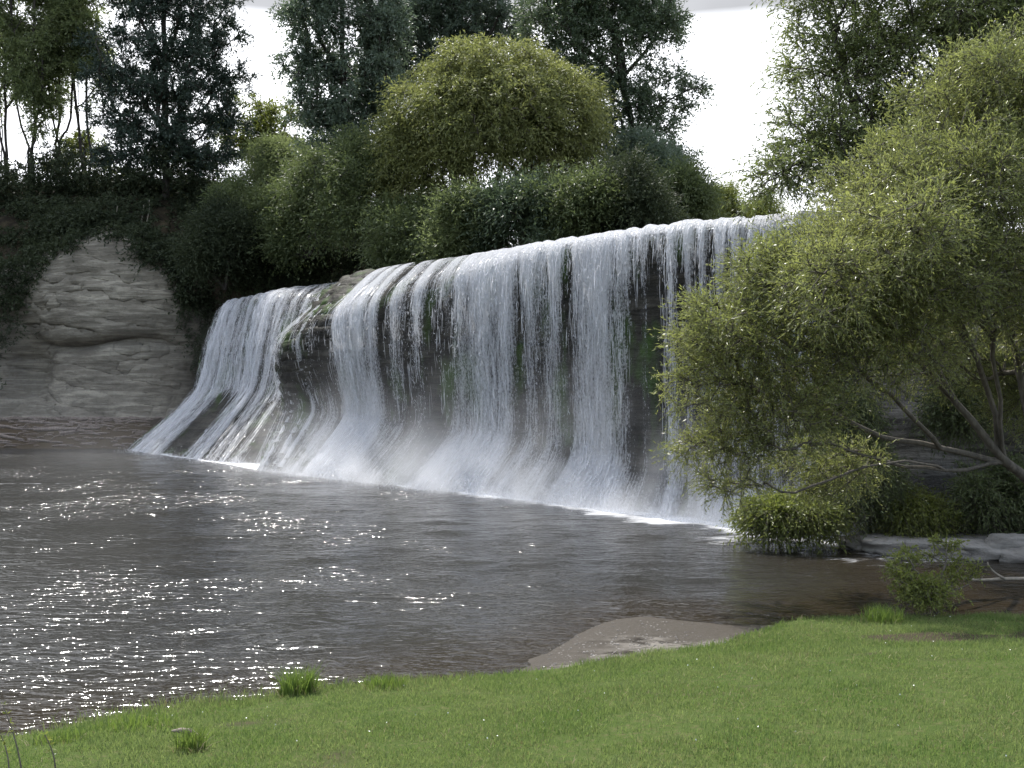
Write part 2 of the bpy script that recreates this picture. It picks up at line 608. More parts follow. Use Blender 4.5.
# pool surface
wx = axis([(-60, -26, 0.6), (-26, 12, 0.13), (12, 45, 0.8)])
wy = axis([(7.0, 30, 0.11), (30, 60, 0.16)])
X, Y = np.meshgrid(wx, wy, indexing='ij')
p = np.stack([X, Y, X * 0], -1)
Z = 0.045 * fbm(p * np.array([0.7, 1.3, 1]), 3, 41) + 0.012 * vnoise(p * np.array([1.6, 3.4, 1]), 45)
yb = np.interp(X, BX, BY)
yw = np.interp(X, WX, WY)
fall = (X > -20) & (X < 9)
ex = np.interp(X, [-19, -16, -10, -4, 1, 4, 7, 9], [.7, .5, .35, .5, 1.0, 2.8, 3.2, 1.2])
foam = np.where(fall, 1.0 - np.clip((yb - Y) / (ex * (1.9 + 1.5 * fbm(p * 0.9, 3, 47))), 0, 1.6), -0.6)
streak = 0.5 * np.exp(-((Y - 34.6 - 0.12 * (X + 17)) / 0.22) ** 2) * sstep(-13.5, -15.5, X)
shallow = sstep(3.2, 0.2, Y - yw) * (X > -12) + 0.9 * sstep(3.0, 7.5, X) * sstep(9, 1, np.abs(Y - 18))
water = mesh_obj('water', np.stack([X, Y, Z], -1), grid_quads(len(wx), len(wy)), mat=M['water'],
                 attrs={'foam': np.maximum(foam, streak), 'shallow': np.clip(shallow, 0, 1)})
tag(water, 'rippled dark pool below the falls', 'water', kind='structure')


# ------------------------------------------------------------------ the falls
def S(base, apr, brink, lip):
    b, a, k, l = at(*base), at(*apr), at(*brink), at(*lip)
    out_ = b + (b - a) * np.array([.3, .3, 0]) + np.array([0, 0, -0.9])
    mid = a * 0.45 + k * 0.55 + 0.10 * (k - l) * np.array([1, 1, 0])
    back = l + (l - k) * np.array([.6, .6, 0]) + np.array([0, 1.2, 0.02])
    return np.array([back, l, k, mid, a, b, out_])        # rows 0..6


MAIN = np.array([
    S((305, 462, 43.5), (305, 410, 45), (304, 332, 45.6), (350, 283, 47)),
    S((262, 468.5, 40.5), (284, 408, 42.3), (284, 340, 42.6), (340, 283, 45)),
    S((280, 471, 39.4), (312, 412, 40.6), (300, 332, 40.8), (352, 277, 43)),
    S((322, 477, 36.9), (364, 420, 38.0), (356, 308, 38.0), (395, 267, 40.5)),
    S((398, 486, 33.8), (440, 428, 34.5), (440, 285, 34.6), (462, 258, 36)),
    S((494, 495, 31.2), (526, 438, 31.8), (525, 262, 31.9), (538, 248, 32.8)),
    S((604, 508, 28.0), (623, 458, 28.6), (622, 245, 28.7), (630, 238, 29.4)),
    S((700, 519, 25.8), (702, 476, 26.4), (700, 236, 26.6), (706, 229, 27.3)),
    S((770, 526, 24.6), (770, 488, 25.0), (770, 232, 25.2), (775, 225, 25.9)),
    S((850, 534, 23.3), (850, 498, 23.7), (850, 227, 23.8), (855, 220, 24.5))])
CASC = np.array([
    S((128, 447, 52.5), (184, 403, 54.5), (216, 312, 56.5), (221, 307, 58)),
    S((140, 451, 50.0), (197, 397, 53), (226, 309, 55), (232, 303, 56.5)),
    S((172, 456, 47.5), (228, 394, 51), (249, 304, 53), (258, 297, 55)),
    S((203, 460, 45.0), (255, 394, 49), (277, 298, 51), (292, 290, 53.5)),
    S((236, 464, 43.0), (280, 399, 47), (310, 300, 49), (330, 284, 51.5)),
    S((262, 467, 42.5), (300, 403, 47), (335, 300, 48.5), (360, 280, 50.5))])


def sheet(ctrl, s, r):
    a = catmull(ctrl, s, 0.45)                     # (ns, rows, 3)
    b = catmull(np.swapaxes(a, 0, 1), r, 0.38)     # (nr, ns, 3)
    return np.swapaxes(b, 0, 1)


def grid_normals(G):
    du = np.gradient(G, axis=0)
    dv = np.gradient(G, axis=1)
    n_ = norm(np.cross(du, dv))
    # outward = towards the pool / up
    sgn = np.sign((n_ * np.array([-0.6, -0.7, 0.35])).sum(-1, keepdims=True).mean())
    return n_ * sgn


def rock_ledge(ctrl, ns, nr, seed, name, label, cat, shelf):
    s = np.linspace(0, len(ctrl) - 1, ns)
    r = np.linspace(0, 6, nr)
    G = sheet(ctrl, s, r)
    N = grid_normals(G)
    st = G[..., 2] + 0.25 * fbm(G * 0.35, 3, seed + 3)
    saw = (st / 0.42) % 1.0
    step = (np.where(saw < 0.82, saw / 0.82, (1 - saw) / 0.18) - 0.5)
    big = fbm(G * np.array([.45, .45, .6]), 4, seed)
    fine = fbm(G * 2.2, 4, seed + 7)
    amp = shelf(s)[:, None]
    d = -0.34 + 0.18 * amp + (0.20 + .16 * amp) * big + (0.06 + .07 * amp) * fine + (0.02 + 0.17 * amp) * step
    G2 = G + N * d[..., None]
    back = G2.copy()
    o = mesh_obj(name, G2, grid_quads(ns, nr), mat=M['rock_fall'])
    # close the body behind so that it is a solid ledge
    sol = o.modifiers.new('body', 'SOLIDIFY')
    sol.thickness = 0.5
    sol.offset = -1 if False else 0
    return tag(o, label, cat)


rock_ledge(MAIN, 420, 150, 60, 'rock_ledge', 'wide dark wet layered rock ledge behind the main curtain of falling water', 'rock ledge',
           lambda s: sstep(3.1, 2.1, s))
rock_ledge(CASC, 200, 110, 80, 'rock_ramp', 'sloping wet brown rock showing between the streams of the left cascade', 'rock slope',
           lambda s: s * 0 + .3)


def uv_of(G):
    du = np.concatenate([np.zeros((1, G.shape[1])), np.cumsum(np.linalg.norm(np.diff(G, axis=0), axis=-1), 0)])
    dv = np.concatenate([np.zeros((G.shape[0], 1)), np.cumsum(np.linalg.norm(np.diff(G, axis=1), axis=-1), 1)], 1)
    u = np.repeat(du.mean(1, keepdims=True), G.shape[1], 1)
    return np.stack([u, dv], -1)


# streams of the main curtain: column of the brink in the photo, half width, weight, row where it thins out
STREAMS = [(289, 3, .75, 9), (305, 4.5, .95, 9), (322, 3, .5, 9), (345, 8, 1.0, 9), (364, 7, .95, 9), (381, 7, .9, 9), (402, 7, .55, 4),
           (422, 9, .7, 3.6), (447, 8, .55, 3.6), (466, 7, .6, 3.8), (488, 13, 1.15, 9), (511, 8, .7, 3.5), (535, 11, .85, 4.0),
           (560, 8, .75, 3.8), (580, 7, .7, 4.2), (603, 12, 1.1, 9), (628, 7, .65, 3.6), (648, 8, .42, 9), (672, 7, .75, 9), (690, 5, .6, 4.2),
           (705, 5, .75, 9), (722, 6, .8, 9), (738, 4, .7, 9), (756, 6, .9, 9), (780, 7, .85, 9), (806, 7, .8, 9), (830, 7, .8, 9)]
brink_px = np.array([-40, 284, 300, 356, 440, 525, 622, 700, 770, 850])    # per station of MAIN


def main_density(s, r):
    px = np.interp(s, np.arange(len(brink_px)), brink_px)
    dn = 0.0
    for c, h, a, e in STREAMS:
        wd = h * (1 + 0.25 * np.clip(r - 2, 0, 3))
        dn = dn + (1.15 if c > 340 else .8) * a * np.exp(-((px - c) / wd) ** 2) * (1 - 0.55 * sstep(e - 0.9, e + 0.5, r))
    base = np.interp(s, [1, 2.6, 3.2, 4, 6, 9], [0.0, .06, .20, .28, .34, .34])
    dn = np.maximum(dn, base * (1 - 0.45 * sstep(2.6, 4, r)))
    dn = dn + 0.30 * vnoise(np.stack([px * .085, r * .35, px * 0], -1), 3) * sstep(300, 340, px)
    # parted dark places
    for c, h in ((653, 5), (666, 2.5), (335, 4), (312, 3), (520, 2.5), (573, 2.5), (684, 2), (698, 2), (714, 2), (731, 2)):
        dn = dn - 0.42 * np.exp(-((px - c) / h) ** 2) * sstep(1.6, 2.2, r)
    # full over the brink on the right, thin over the wide shelf on the left
    top = sstep(2.7, 1.7, r)
    dn = dn + top * np.interp(s, [2, 3, 4, 5, 9], [-.10, .02, .32, .55, .55])
    # spreading, thin white water on the apron
    dn = dn + 0.14 * sstep(3.3, 4.2, r) * sstep(2.4, 3.4, s)
    for c_ in (1.5, 1.82, 2.15, 2.5, 2.8, 3.2):
        dn = dn + .55 * np.exp(-((s - c_) / .085) ** 2) * sstep(3.3, 3.8, r)
    dn = dn * sstep(0.85, 1.02, r) * sstep(1.0, 1.15, s)
    lowthin = 1 - 0.36 * sstep(2.0, 3.2, r) * sstep(4.6, 3.9, r)
    return dn * lowthin


CST = [(1.0, .16, 1.0, 9), (1.3, .14, 1.0, 9), (1.62, .14, .9, 9), (1.9, .12, .65, 4.1), (2.2, .14, .8, 4.2), (2.55, .16, .85, 9), (2.9, .18, .95, 9),
       (3.3, .16, .75, 9), (3.62, .12, .6, 9), (4.0, .14, .5, 9)]


def casc_density(s, r):
    dn = 0.0
    for c, h, a, e in CST:
        dn = dn + a * np.exp(-((s - c) / h) ** 2) * (1 - 0.8 * sstep(e - 0.5, e + 0.3, r))
    dn = np.maximum(dn, 0.45 * sstep(0.75, 1.0, s) * sstep(4.3, 3.7, r))
    # bare rock humps that part the water on the apron
    dn = dn - 0.85 * np.exp(-((s - 2.15) / .36) ** 2) * sstep(3.9, 4.35, r) - 0.5 * np.exp(-((s - 3.15) / .12) ** 2) * sstep(3.9, 4.4, r)
    return dn * sstep(0.8, 1.0, r) * sstep(0.55, 0.9, s)


def curtain(ctrl, dens, ns, nr, seed, root, n_str, s0, s1, wscale):
    s = np.linspace(s0, s1, ns)
    r = np.linspace(0.8, 5.12, nr)
    G = sheet(ctrl, s, r)
    N = grid_normals(G)
    SS, RR = np.meshgrid(s, r, indexing='ij')
    D = dens(SS, RR)
    uv = uv_of(G)
    ridge = fbm(np.stack([uv[..., 0] * 3.0, uv[..., 1] * 0.25, uv[..., 0] * 0], -1), 4, seed)
    off = 0.05 + 0.16 * np.clip(D, 0, 1) * sstep(0.9, 1.4, RR) + 0.10 * ridge * sstep(0.9, 1.8, RR)
    G2 = G + N * off[..., None]
    mesh_obj('water_curtain', G2, grid_quads(ns, nr), mat=M['veil'], parent=root, attrs={'dens': D}, uv=uv)
    # separate strands and drops of falling water
    rng = np.random.default_rng(seed)
    m = n_str * 6
    cs_, cr_ = rng.uniform(s0, s1, m), rng.uniform(1.0, 5.0, m)
    dd = dens(cs_, cr_) + 0.5 * vnoise(np.stack([cs_ * 11, cr_ * .6, cs_ * 0], -1), seed + 4) + .3 * vnoise(np.stack([cs_ * 40, cr_ * 1.2, cs_ * 0], -1), seed + 5) - 0.14
    keep = rng.random(m) < np.clip(dd, 0, 1) ** 1.3
    cs_, cr_ = cs_[keep][:n_str], cr_[keep][:n_str]
    m = len(cs_)
    short = rng.random(m) < .62
    ln = np.where(short, rng.uniform(.012, .05, m), rng.uniform(0.05, 0.34, m))
    K = 5
    tt = np.linspace(0, 1, K)
    # evaluate through a fine lookup of the sheet
    fs, fr = np.linspace(s0, s1, 700), np.linspace(0.8, 5.2, 180)
    LG = sheet(ctrl, fs, fr)
    LN = grid_normals(LG)
    rr = np.clip(cr_[:, None] + ln[:, None] * tt[None], 0.85, 5.15)
    sw = cs_[:, None] + 0.004 * rng.normal(size=(m, K)).cumsum(1)
    fi = np.clip((sw - s0) / (s1 - s0) * 699, 0, 698.99)
    fj = np.clip((rr - 0.8) / 4.4 * 179, 0, 178.99)
    i0, j0 = fi.astype(int), fj.astype(int)
    a_, b_ = (fi - i0)[..., None], (fj - j0)[..., None]
    bil = lambda A: A[i0, j0] * (1 - a_) * (1 - b_) + A[i0 + 1, j0] * a_ * (1 - b_) + A[i0, j0 + 1] * (1 - a_) * b_ + A[i0 + 1, j0 + 1] * a_ * b_
    Pp, Nn = bil(LG), norm(bil(LN))
    o_ = (rng.uniform(0.05, 0.36, m)[:, None] * sstep(1.1, 2.4, rr))[..., None] + 0.03
    Pp = Pp + Nn * o_
    tg = norm(np.gradient(Pp, axis=1))
    side = norm(np.cross(tg, Nn) + 0.6 * rng.normal(size=(m, 1, 3)))
    wd = (rng.uniform(0.005, 0.013, m) * np.where(short, 1.25, 1.0) * wscale)[:, None] * np.array([.25, .9, 1, .8, .15])[None]
    V = np.stack([Pp - side * wd[..., None], Pp + side * wd[..., None]], 2).reshape(-1, 3)
    b0 = (np.arange(m)[:, None] * K * 2 + np.arange(K - 1)[None] * 2).ravel()
    o = mesh_obj('falling_strands', V, np.stack([b0, b0 + 1, b0 + 3, b0 + 2], 1), mat=M['strand'], parent=root)
    o['kind'] = 'stuff'


def leaf_quads(pos, dirs, L, W, rng):
    m = len(pos)
    side = norm(np.cross(dirs, rng.normal(size=(m, 3))))
    nrm = np.cross(dirs, side)
    L = L[:, None]
    W = W[:, None]
    mid = pos + dirs * L * .45
    V = np.stack([pos, mid + side * W * .5 + nrm * W * .1, pos + dirs * L - nrm * L * .08, mid - side * W * .5 + nrm * W * .1], 1)
    return V.reshape(-1, 3)


def splash(ctrl, s0, s1, n, root, seed, hmax):
    rng = np.random.default_rng(seed)
    fs = np.linspace(s0, s1, 300)
    base = sheet(ctrl, fs, np.array([4.9, 5.0]))
    i = (rng.random(n) * 299).astype(int)
    clump = np.clip(vnoise(np.stack([fs[i] * 5, fs[i] * 0, fs[i] * 0], -1), seed) + .55, 0.05, 1.3)
    p = base[i, 1].copy()
    p[:, :2] += rng.normal(0, .28, (n, 2)) + np.array([-.12, -.16]) * rng.exponential(1, (n, 1))
    p[:, 2] = -.02 + clump * np.minimum(rng.exponential(hmax, n), hmax * 4)
    d = norm(rng.normal(size=(n, 3)) * .6 + [0, 0, .9])
    V = leaf_quads(p, d, rng.uniform(.02, .10, n), rng.uniform(.01, .03, n), rng)
    o = mesh_obj('splash_drops', V, np.arange(n * 4).reshape(-1, 4), mat=M['strand'], parent=root, smooth=False)
    o['kind'] = 'stuff'


wf = thing('waterfall', at(520, 498, 30.4), 'broad curtain of white water pouring straight down over the long rock lip', 'waterfall')
curtain(MAIN, main_density, 1100, 150, 11, wf, 36000, 1.0, 9.0, 1.0)
splash(MAIN, 1.6, 9.0, 15000, wf, 61, .20)
wc = thing('cascade', at(190, 459, 46.5), 'narrower slanting white cascade spreading down the rock at the left end of the falls', 'waterfall')
curtain(CASC, casc_density, 600, 130, 23, wc, 18000, 0.5, 5.0, 1.3)
splash(CASC, .6, 4.6, 4000, wc, 62, .12)

# river above the lip
rv = np.array([MAIN[k][0] for k in range(9, 0, -1)])
rows = [rv + np.array([0.0, j, 0.0]) * np.array([1, 1, 1]) for j in (0, 2, 5, 8)]
G = np.stack([catmull(r_, np.linspace(0, 8, 40)) for r_ in rows], 1)
G[..., 2] = 7.42
tag(mesh_obj('river', G, grid_quads(40, 4), mat=M['water']), 'shallow river above the lip of the falls', 'river', kind='structure')


# ------------------------------------------------------------------ cliffs and rocks
def wall_sheet(name, ctrl, ns, nr, mat, label, cat, seed, amp=0.5, mod=None, stra=.15):
    ctrl = np.asarray(ctrl, float)
    s, r = np.linspace(0, len(ctrl) - 1, ns), np.linspace(0, ctrl.shape[1] - 1, nr)
    G = np.swapaxes(catmull(np.swapaxes(catmull(ctrl, s, .5), 0, 1), r, .45), 0, 1)
    N = norm(np.cross(np.gradient(G, axis=0), np.gradient(G, axis=1)))
    N = N * np.sign((N * np.array([0.1, -1, .2])).sum(-1).mean())
    st = G[..., 2] + 0.16 * G[..., 0] + 0.5 * fbm(G * 0.2, 3, seed + 3)
    saw = (st / 1.1) % 1.0
    step = np.where(saw < 0.8, saw / 0.8, (1 - saw) / 0.2) - 0.5
    d = amp * fbm(G * np.array([.3, .3, .35]), 5, seed) + stra * step + .06 * fbm(G * 2.5, 3, seed + 9)
    if mod is not None:
        d = d + mod(G)
    o = mesh_obj(name, G + N * d[..., None], grid_quads(ns, nr), mat=mat)
    sol = o.modifiers.new('body', 'SOLIDIFY')
    sol.thickness = 0.6
    sol.offset = 0
    return tag(o, label, cat)


def cliff_mod(G):
    # undercut: a dark horizontal slot, the lower face set back under it
    px = G[..., 0] / G[..., 1] * F + 512
    py = HOR - (G[..., 2] - EYE) / G[..., 1] * F
    slot = 338 + 10 * np.sin(px * .03) + (px - 110) * 0.12
    inx = sstep(25, 60, px) * sstep(195, 170, px)
    cave = np.exp(-((py - slot - 5) / 6.5) ** 2) * 1.5 * (0.35 + 0.65 * sstep(-.25, .3, fbm(G * .3, 2, 5)))
    under = 0.3 * sstep(slot - 2, slot + 6, py)
    hole = 1.4 * np.exp(-((px - 32) / 16) ** 2 - ((py - 372) / 32) ** 2)
    wob = G * np.array([.09, .09, .55]) + .35 * fbm(G * .4, 3, 8)[..., None]
    crack = np.exp(-(fbm(wob, 4, 14) / .022) ** 2) * .16 + .05 * fbm(G * np.array([1.2, 1.2, 3.5]), 4, 18)
    return -(cave + under) * inx - hole - crack


cl = []
for px, d0 in ((-140, 58), (-70, 58.5), (-10, 60.0), (30, 60.5), (80, 59.0), (130, 58.6), (170, 59.2), (195, 60.5), (212, 62.5), (240, 64)):
    top = np.interp(px, [-140, 0, 40, 75, 120, 155, 182, 240], [300, 296, 276, 258, 254, 268, 290, 300])
    cl.append([at(px, 436, d0 - .6), at(px, 412, d0), at(px, 380, d0 + .3), at(px, 345, d0 + .2), at(px, 310, d0 - .1), at(px, top + 12, d0 + .2), at(px, top - 14, d0 + 1.0), at(px, top - 30, d0 + 4.5)])
wall_sheet('rock_cliff', cl, 260, 170, M['rock_cliff'], 'pale grey layered mudstone cliff with a dark undercut, left of the falls', 'cliff', 90, .6, cliff_mod, .10)

k = NT('bank_soil')
n_ = k.noise(k.pos(), 1.2, 6, .65)
p_ = k.n('BsdfPrincipled')
k.put(p_.inputs['Base Color'], k.mix(k.maprange(n_, .4, .65), (0.018, 0.015, 0.011), (0.05, 0.042, 0.026)))
p_.inputs['Roughness'].default_value = .95
p_.inputs['Specular IOR Level'].default_value = .08
k.put(p_.inputs['Normal'], k.bump(n_, .8, .2))
M['soil'] = k.surf(p_.outputs[0])
bank_ctrl = []
for px, d0, yt, yb_ in ((-180, 60, 190, 300), (-60, 61, 190, 300), (30, 62, 190, 285), (110, 62, 186, 262), (180, 63, 182, 300), (205, 61.5, 182, 330), (240, 60.0, 190, 330), (290, 60, 215, 320), (340, 58, 240, 310), (400, 52, 256, 300)):
    bank_ctrl.append([at(px, yb_ + 60, d0 - .3), at(px, yb_, d0), at(px, yb_ * .6 + yt * .4, d0 + 1.6), at(px, yb_ * .25 + yt * .75, d0 + 4), at(px, yt, d0 + 8)])
wall_sheet('earth_bank', bank_ctrl, 160, 80, M['soil'], 'steep shaded earth bank above the grey cliff and behind the cascade', 'bank', 120, .6, None, .1)

rb = []
for px, d0 in ((845, 24.2), (875, 24.0), (900, 23.6), (930, 23.4), (960, 23.6), (1000, 23.4), (1060, 23.0), (1150, 22.5)):
    rb.append([at(px, 560, d0 - .5), at(px, 515, d0), at(px, 460, d0 + .2), at(px, 410, d0 + .1), at(px, 365, d0 + .5), at(px, 300, d0 + 1.0), at(px, 240, d0 + 2.5)])
wall_sheet('rock_wall', rb, 150, 130, M['rock_bank'], 'grey rock wall seen through the bare branches of the riverside willow', 'rock face', 140, .35, None, .08)


def boulder(name, c, size, seed, label, cat, mat, group=None, flat=0.5):
    nu, nv = 40, 24
    th = np.linspace(0, 2 * math.pi, nu)
    ph = np.linspace(-math.pi / 2, math.pi / 2, nv)
    T, Pp = np.meshgrid(th, ph, indexing='ij')
    D = np.stack([np.cos(T) * np.cos(Pp), np.sin(T) * np.cos(Pp), np.sin(Pp)], -1)
    D = np.sign(D) * np.abs(D) ** 0.75
    rr = 1 + 0.35 * fbm(D * 1.3 + seed * 3.1, 4, seed) + .07 * fbm(D * 5 + seed, 3, seed + 2)
    G = D * rr[..., None] * np.asarray(size)
    G[-1] = G[0]
    o = mesh_obj(name, G, grid_quads(nu, nv), mat=mat)
    o.location = Vector([float(q) for q in c])
    return tag(o, label, cat, group)


for i_, (px, py, d, sx, sy, sz, lb) in enumerate([
        (985, 549, 20.8, 1.35, .8, .24, 'broad flat grey rock shelf at the foot of the willow, farthest right'),
        (905, 545, 21.0, .95, .6, .20, 'low grey rock slab at the water edge left of the broad shelf'),
        (868, 543, 21.3, .45, .35, .14, 'small pale stone at the waterline beside the overhanging bushes'),
        (848, 541, 21.6, .25, .22, .10, 'smallest wet stone at the waterline under the leaning bush'),
        (930, 552, 20.6, .35, .28, .15, 'pale rounded stone in front of the broad flat shelf'),
        (958, 556, 20.2, .22, .2, .12, 'small pale stone at the waterline in front of the broad flat shelf'),
        (888, 549, 20.9, .28, .2, .13, 'pale stone at the waterline between the low slab and the overhanging bushes'),
        (1010, 548, 20.3, .5, .3, .26, 'blocky grey rock resting on the broad flat shelf'),
        (1035, 556, 20.2, .8, .6, .22, 'grey rock at the right edge beside the broad shelf')]):
    boulder('rock', at(px, py, d), (sx, sy, sz), 150 + i_, lb, 'rock', M['rock_shelf'], 'rocks along the right shore')
boulder('stone', np.array([4.55, 12.75, 0.56]), (.09, .07, .045), 171, 'small white stone lying in the grass beside the leafy shrub', 'stone', M['bark_pale'])

# driftwood on the far left shore
rng = np.random.default_rng(5)
DW = [((36, 432), (100, 429), .10, 'longest pale driftwood log lying across the dark shore below the cliff'),
      ((0, 437), (24, 441), .09, 'short driftwood log at the left edge, nearest the water'),
      ((18, 423), (58, 425), .07, 'thin driftwood pole on the left of the dark shore'),
      ((52, 417), (92, 418), .07, 'driftwood pole lying against the foot of the cliff'),
      ((60, 435), (84, 431), .09, 'crooked driftwood branch just in front of the longest log'),
      ((108, 416), (140, 418), .06, 'thin driftwood stick at the cliff foot nearest the cascade'),
      ((0, 428), (36, 431), .08, 'driftwood log behind the one nearest the water'),
      ((70, 424), (112, 427), .06, 'slim driftwood log just behind the longest one'),
      ((28, 441), (62, 444), .07, 'dark wet driftwood log at the waterline')]
for a, b, r_, lb in DW:
    def gp(q):
        ds = np.arange(40, 62, .1)
        ray = np.stack([at(q[0], q[1], d_) for d_ in ds])
        hit = np.nonzero(ray[:, 2] < np.maximum(terrain(ray[:, 0], ray[:, 1]), 0.05))[0]
        return ray[hit[0] if len(hit) else -1]
    A, B = gp(a), gp(b)
    A[2] = float(terrain(A[0], A[1])) + r_
    B[2] = float(terrain(B[0], B[1])) + r_ * .7
    tt = np.linspace(0, 1, 12)[:, None]
    pts = A * (1 - tt) + B * tt
    pts = pts + .12 * fbm(pts * 1.1, 3, int(a[0]) + 3)[:, None] * np.array([0.2, 1, .5])
    V, Q = tubes([(pts, r_ * np.linspace(1.1, .6, 12)), (np.array([pts[7], pts[7] + [.3, -.2, .25], pts[7] + [.7, -.3, .35]]), [r_ * .5, r_ * .4, r_ * .15])], 7)
    tag(mesh_obj('driftwood', V, Q, mat=M['drift']), lb, 'driftwood', 'driftwood on the far shore')


rng = np.random.default_rng(6)
ln_ = []
for _ in range(420):
    x0 = rng.uniform(-30, -17.5)
    y0 = float(np.interp(x0, BX, BY)) - rng.uniform(-2.0, 5.0)
    z0 = float(terrain(x0, y0))
    if z0 < .03:
        continue
    a0 = rng.normal(0, .5)
    l0 = rng.uniform(.2, 1.1)
    dv = np.array([math.cos(a0), math.sin(a0), rng.normal(0, .08)]) * l0
    c0 = np.array([x0, y0, z0 + .04])
    ln_.append((np.array([c0 - dv / 2, c0 + [0, 0, .03], c0 + dv / 2]), np.array([1, .9, .5]) * rng.uniform(.015, .05)))
V, Q = tubes(ln_, 5)
tag(mesh_obj('debris', V, Q, mat=M['drift']), 'broken sticks and bark littering the dark shore below the cliff', 'debris', kind='stuff')


# ------------------------------------------------------------------ trees
def lobes_of(lst):
    out_ = []
    for px, py, d, rx, ry, rz in lst:
        out_.append((at(px, py, d), np.array([rx / F * d, rz, ry / F * d])))
    return out_


def sample_lobes(lobes, n, rng, seed, gap=0.0, shell=0.45, nscale=0.5):
    vol = np.array([np.prod(l[1]) ** 0.8 for l in lobes])
    pick = rng.choice(len(lobes), n * 6, p=vol / vol.sum())
    c = np.array([l[0] for l in lobes])[pick]
    r = np.array([l[1] for l in lobes])[pick]
    d = norm(rng.normal(size=(n * 6, 3)))
    rad = rng.random(n * 6) ** shell
    q = d * rad[:, None]
    p = c + q * r
    keep = fbm(p * nscale, 3, seed) > gap
    p, q = p[keep][:n], (d * r)[keep][:n]
    return p, norm(q)


def skeleton(root_lines, tips, bf=0.35):
    """joins tips to the given limbs with short, root-seeking branches; -> nodes, parent"""
    nodes, par, plen = [], [], []
    for ln in root_lines:
        st = -1
        if nodes:
            dd = np.linalg.norm(np.array(nodes) - ln[0], axis=1)
            st = int(dd.argmin())
        for q in (ln if st < 0 else ln[1:]):
            plen.append(0 if st < 0 else plen[st] + float(np.linalg.norm(q - nodes[st])))
            nodes.append(np.asarray(q, float))
            par.append(st)
            st = len(nodes) - 1
    base = len(nodes)
    nodes = np.array(nodes)
    plen = np.array(plen)
    n = len(tips)
    allp = np.concatenate([nodes, tips])
    par = np.array(par + [-1] * n)
    pl = np.concatenate([plen, np.full(n, np.inf)])
    best = np.full(n, np.inf)
    bp = np.zeros(n, int)
    for j in range(base):
        c = np.linalg.norm(tips - allp[j], axis=1) + bf * pl[j]
        m = c < best
        best[m], bp[m] = c[m], j
    done = np.zeros(n, bool)
    for _ in range(n):
        b = np.where(done, np.inf, best)
        i = int(b.argmin())
        done[i] = True
        j = base + i
        par[j] = bp[i]
        pl[j] = pl[bp[i]] + np.linalg.norm(allp[j] - allp[bp[i]])
        c = np.linalg.norm(tips - allp[j], axis=1) + bf * pl[j]
        m = (c < best) & ~done
        best[m], bp[m] = c[m], j
    return allp, par, base


def branch_lines(P_, par, r_tip, r_max, expo=0.5, jit=0.04, rng=None):
    n = len(P_)
    cnt = np.ones(n)
    order = np.arange(n)
    # children are always later in growth order except ordering by index may fail: use depth
    depth = np.zeros(n, int)
    for i in range(n):
        k_, c = i, 0
        while par[k_] >= 0:
            k_ = par[k_]
            c += 1
        depth[i] = c
    order = np.argsort(-depth)
    heavy = np.full(n, -1)
    hv = np.zeros(n)
    for i in order:
        p_i = par[i]
        if p_i >= 0:
            cnt[p_i] += cnt[i]
            if cnt[i] > hv[p_i]:
                hv[p_i], heavy[p_i] = cnt[i], i
    R = np.minimum(r_tip * cnt ** expo, r_max)
    lines = []
    starts = [i for i in range(n) if par[i] < 0] + [i for i in range(n) if par[i] >= 0 and heavy[par[i]] != i]
    for s_ in starts:
        ch = [par[s_]] if par[s_] >= 0 else []
        k_ = s_
        while k_ >= 0:
            ch.append(k_)
            k_ = heavy[k_]
        if len(ch) < 2:
            continue
        pts = P_[ch]
        rad = R[ch].copy()
        if par[s_] >= 0:
            rad[0] = min(rad[0], rad[1] * 1.25)
        rad[-1] = min(rad[-1], r_tip)
        m = (len(ch) - 1) * 3 + 1
        sp = np.linspace(0, len(ch) - 1, m)
        q = catmull(pts, sp, .5)
        rr = np.interp(sp, np.arange(len(ch)), rad)
        seg = np.linalg.norm(np.diff(pts, axis=0), axis=1).mean()
        q[1:-1] += rng.normal(size=(m - 2, 3)) * min(seg * jit, .12)
        lines.append((q, rr))
    return lines


def twig_leaves(starts, dirs, length, per, droop, L, W, rng, spread=.7, lj=.35):
    """rows of leaves along thin curved twigs; returns leaf verts and the twig lines"""
    m = len(starts)
    ln = length * rng.uniform(.5, 1.3, m)
    t_ = (np.arange(per) + rng.random((m, per))) / per
    pos = starts[:, None] + dirs[:, None] * (ln[:, None] * t_)[..., None]
    pos[..., 2] -= droop * ln[:, None] * t_ ** 2
    tan = dirs[:, None] + np.zeros((m, per, 1))
    tan[..., 2] -= 2 * droop * t_
    ld = norm(norm(tan) + spread * rng.normal(size=(m, per, 3)) - np.array([0, 0, .25 * droop]))
    k_ = m * per
    V = leaf_quads(pos.reshape(-1, 3), ld.reshape(-1, 3), L * rng.uniform(1 - lj, 1 + lj, k_), W * rng.uniform(1 - lj, 1 + lj, k_), rng)
    tq = np.linspace(0, 1, 4)
    tw = starts[:, None] + dirs[:, None] * (ln[:, None] * tq)[..., None]
    tw[..., 2] -= droop * ln[:, None] * tq ** 2
    return V, tw


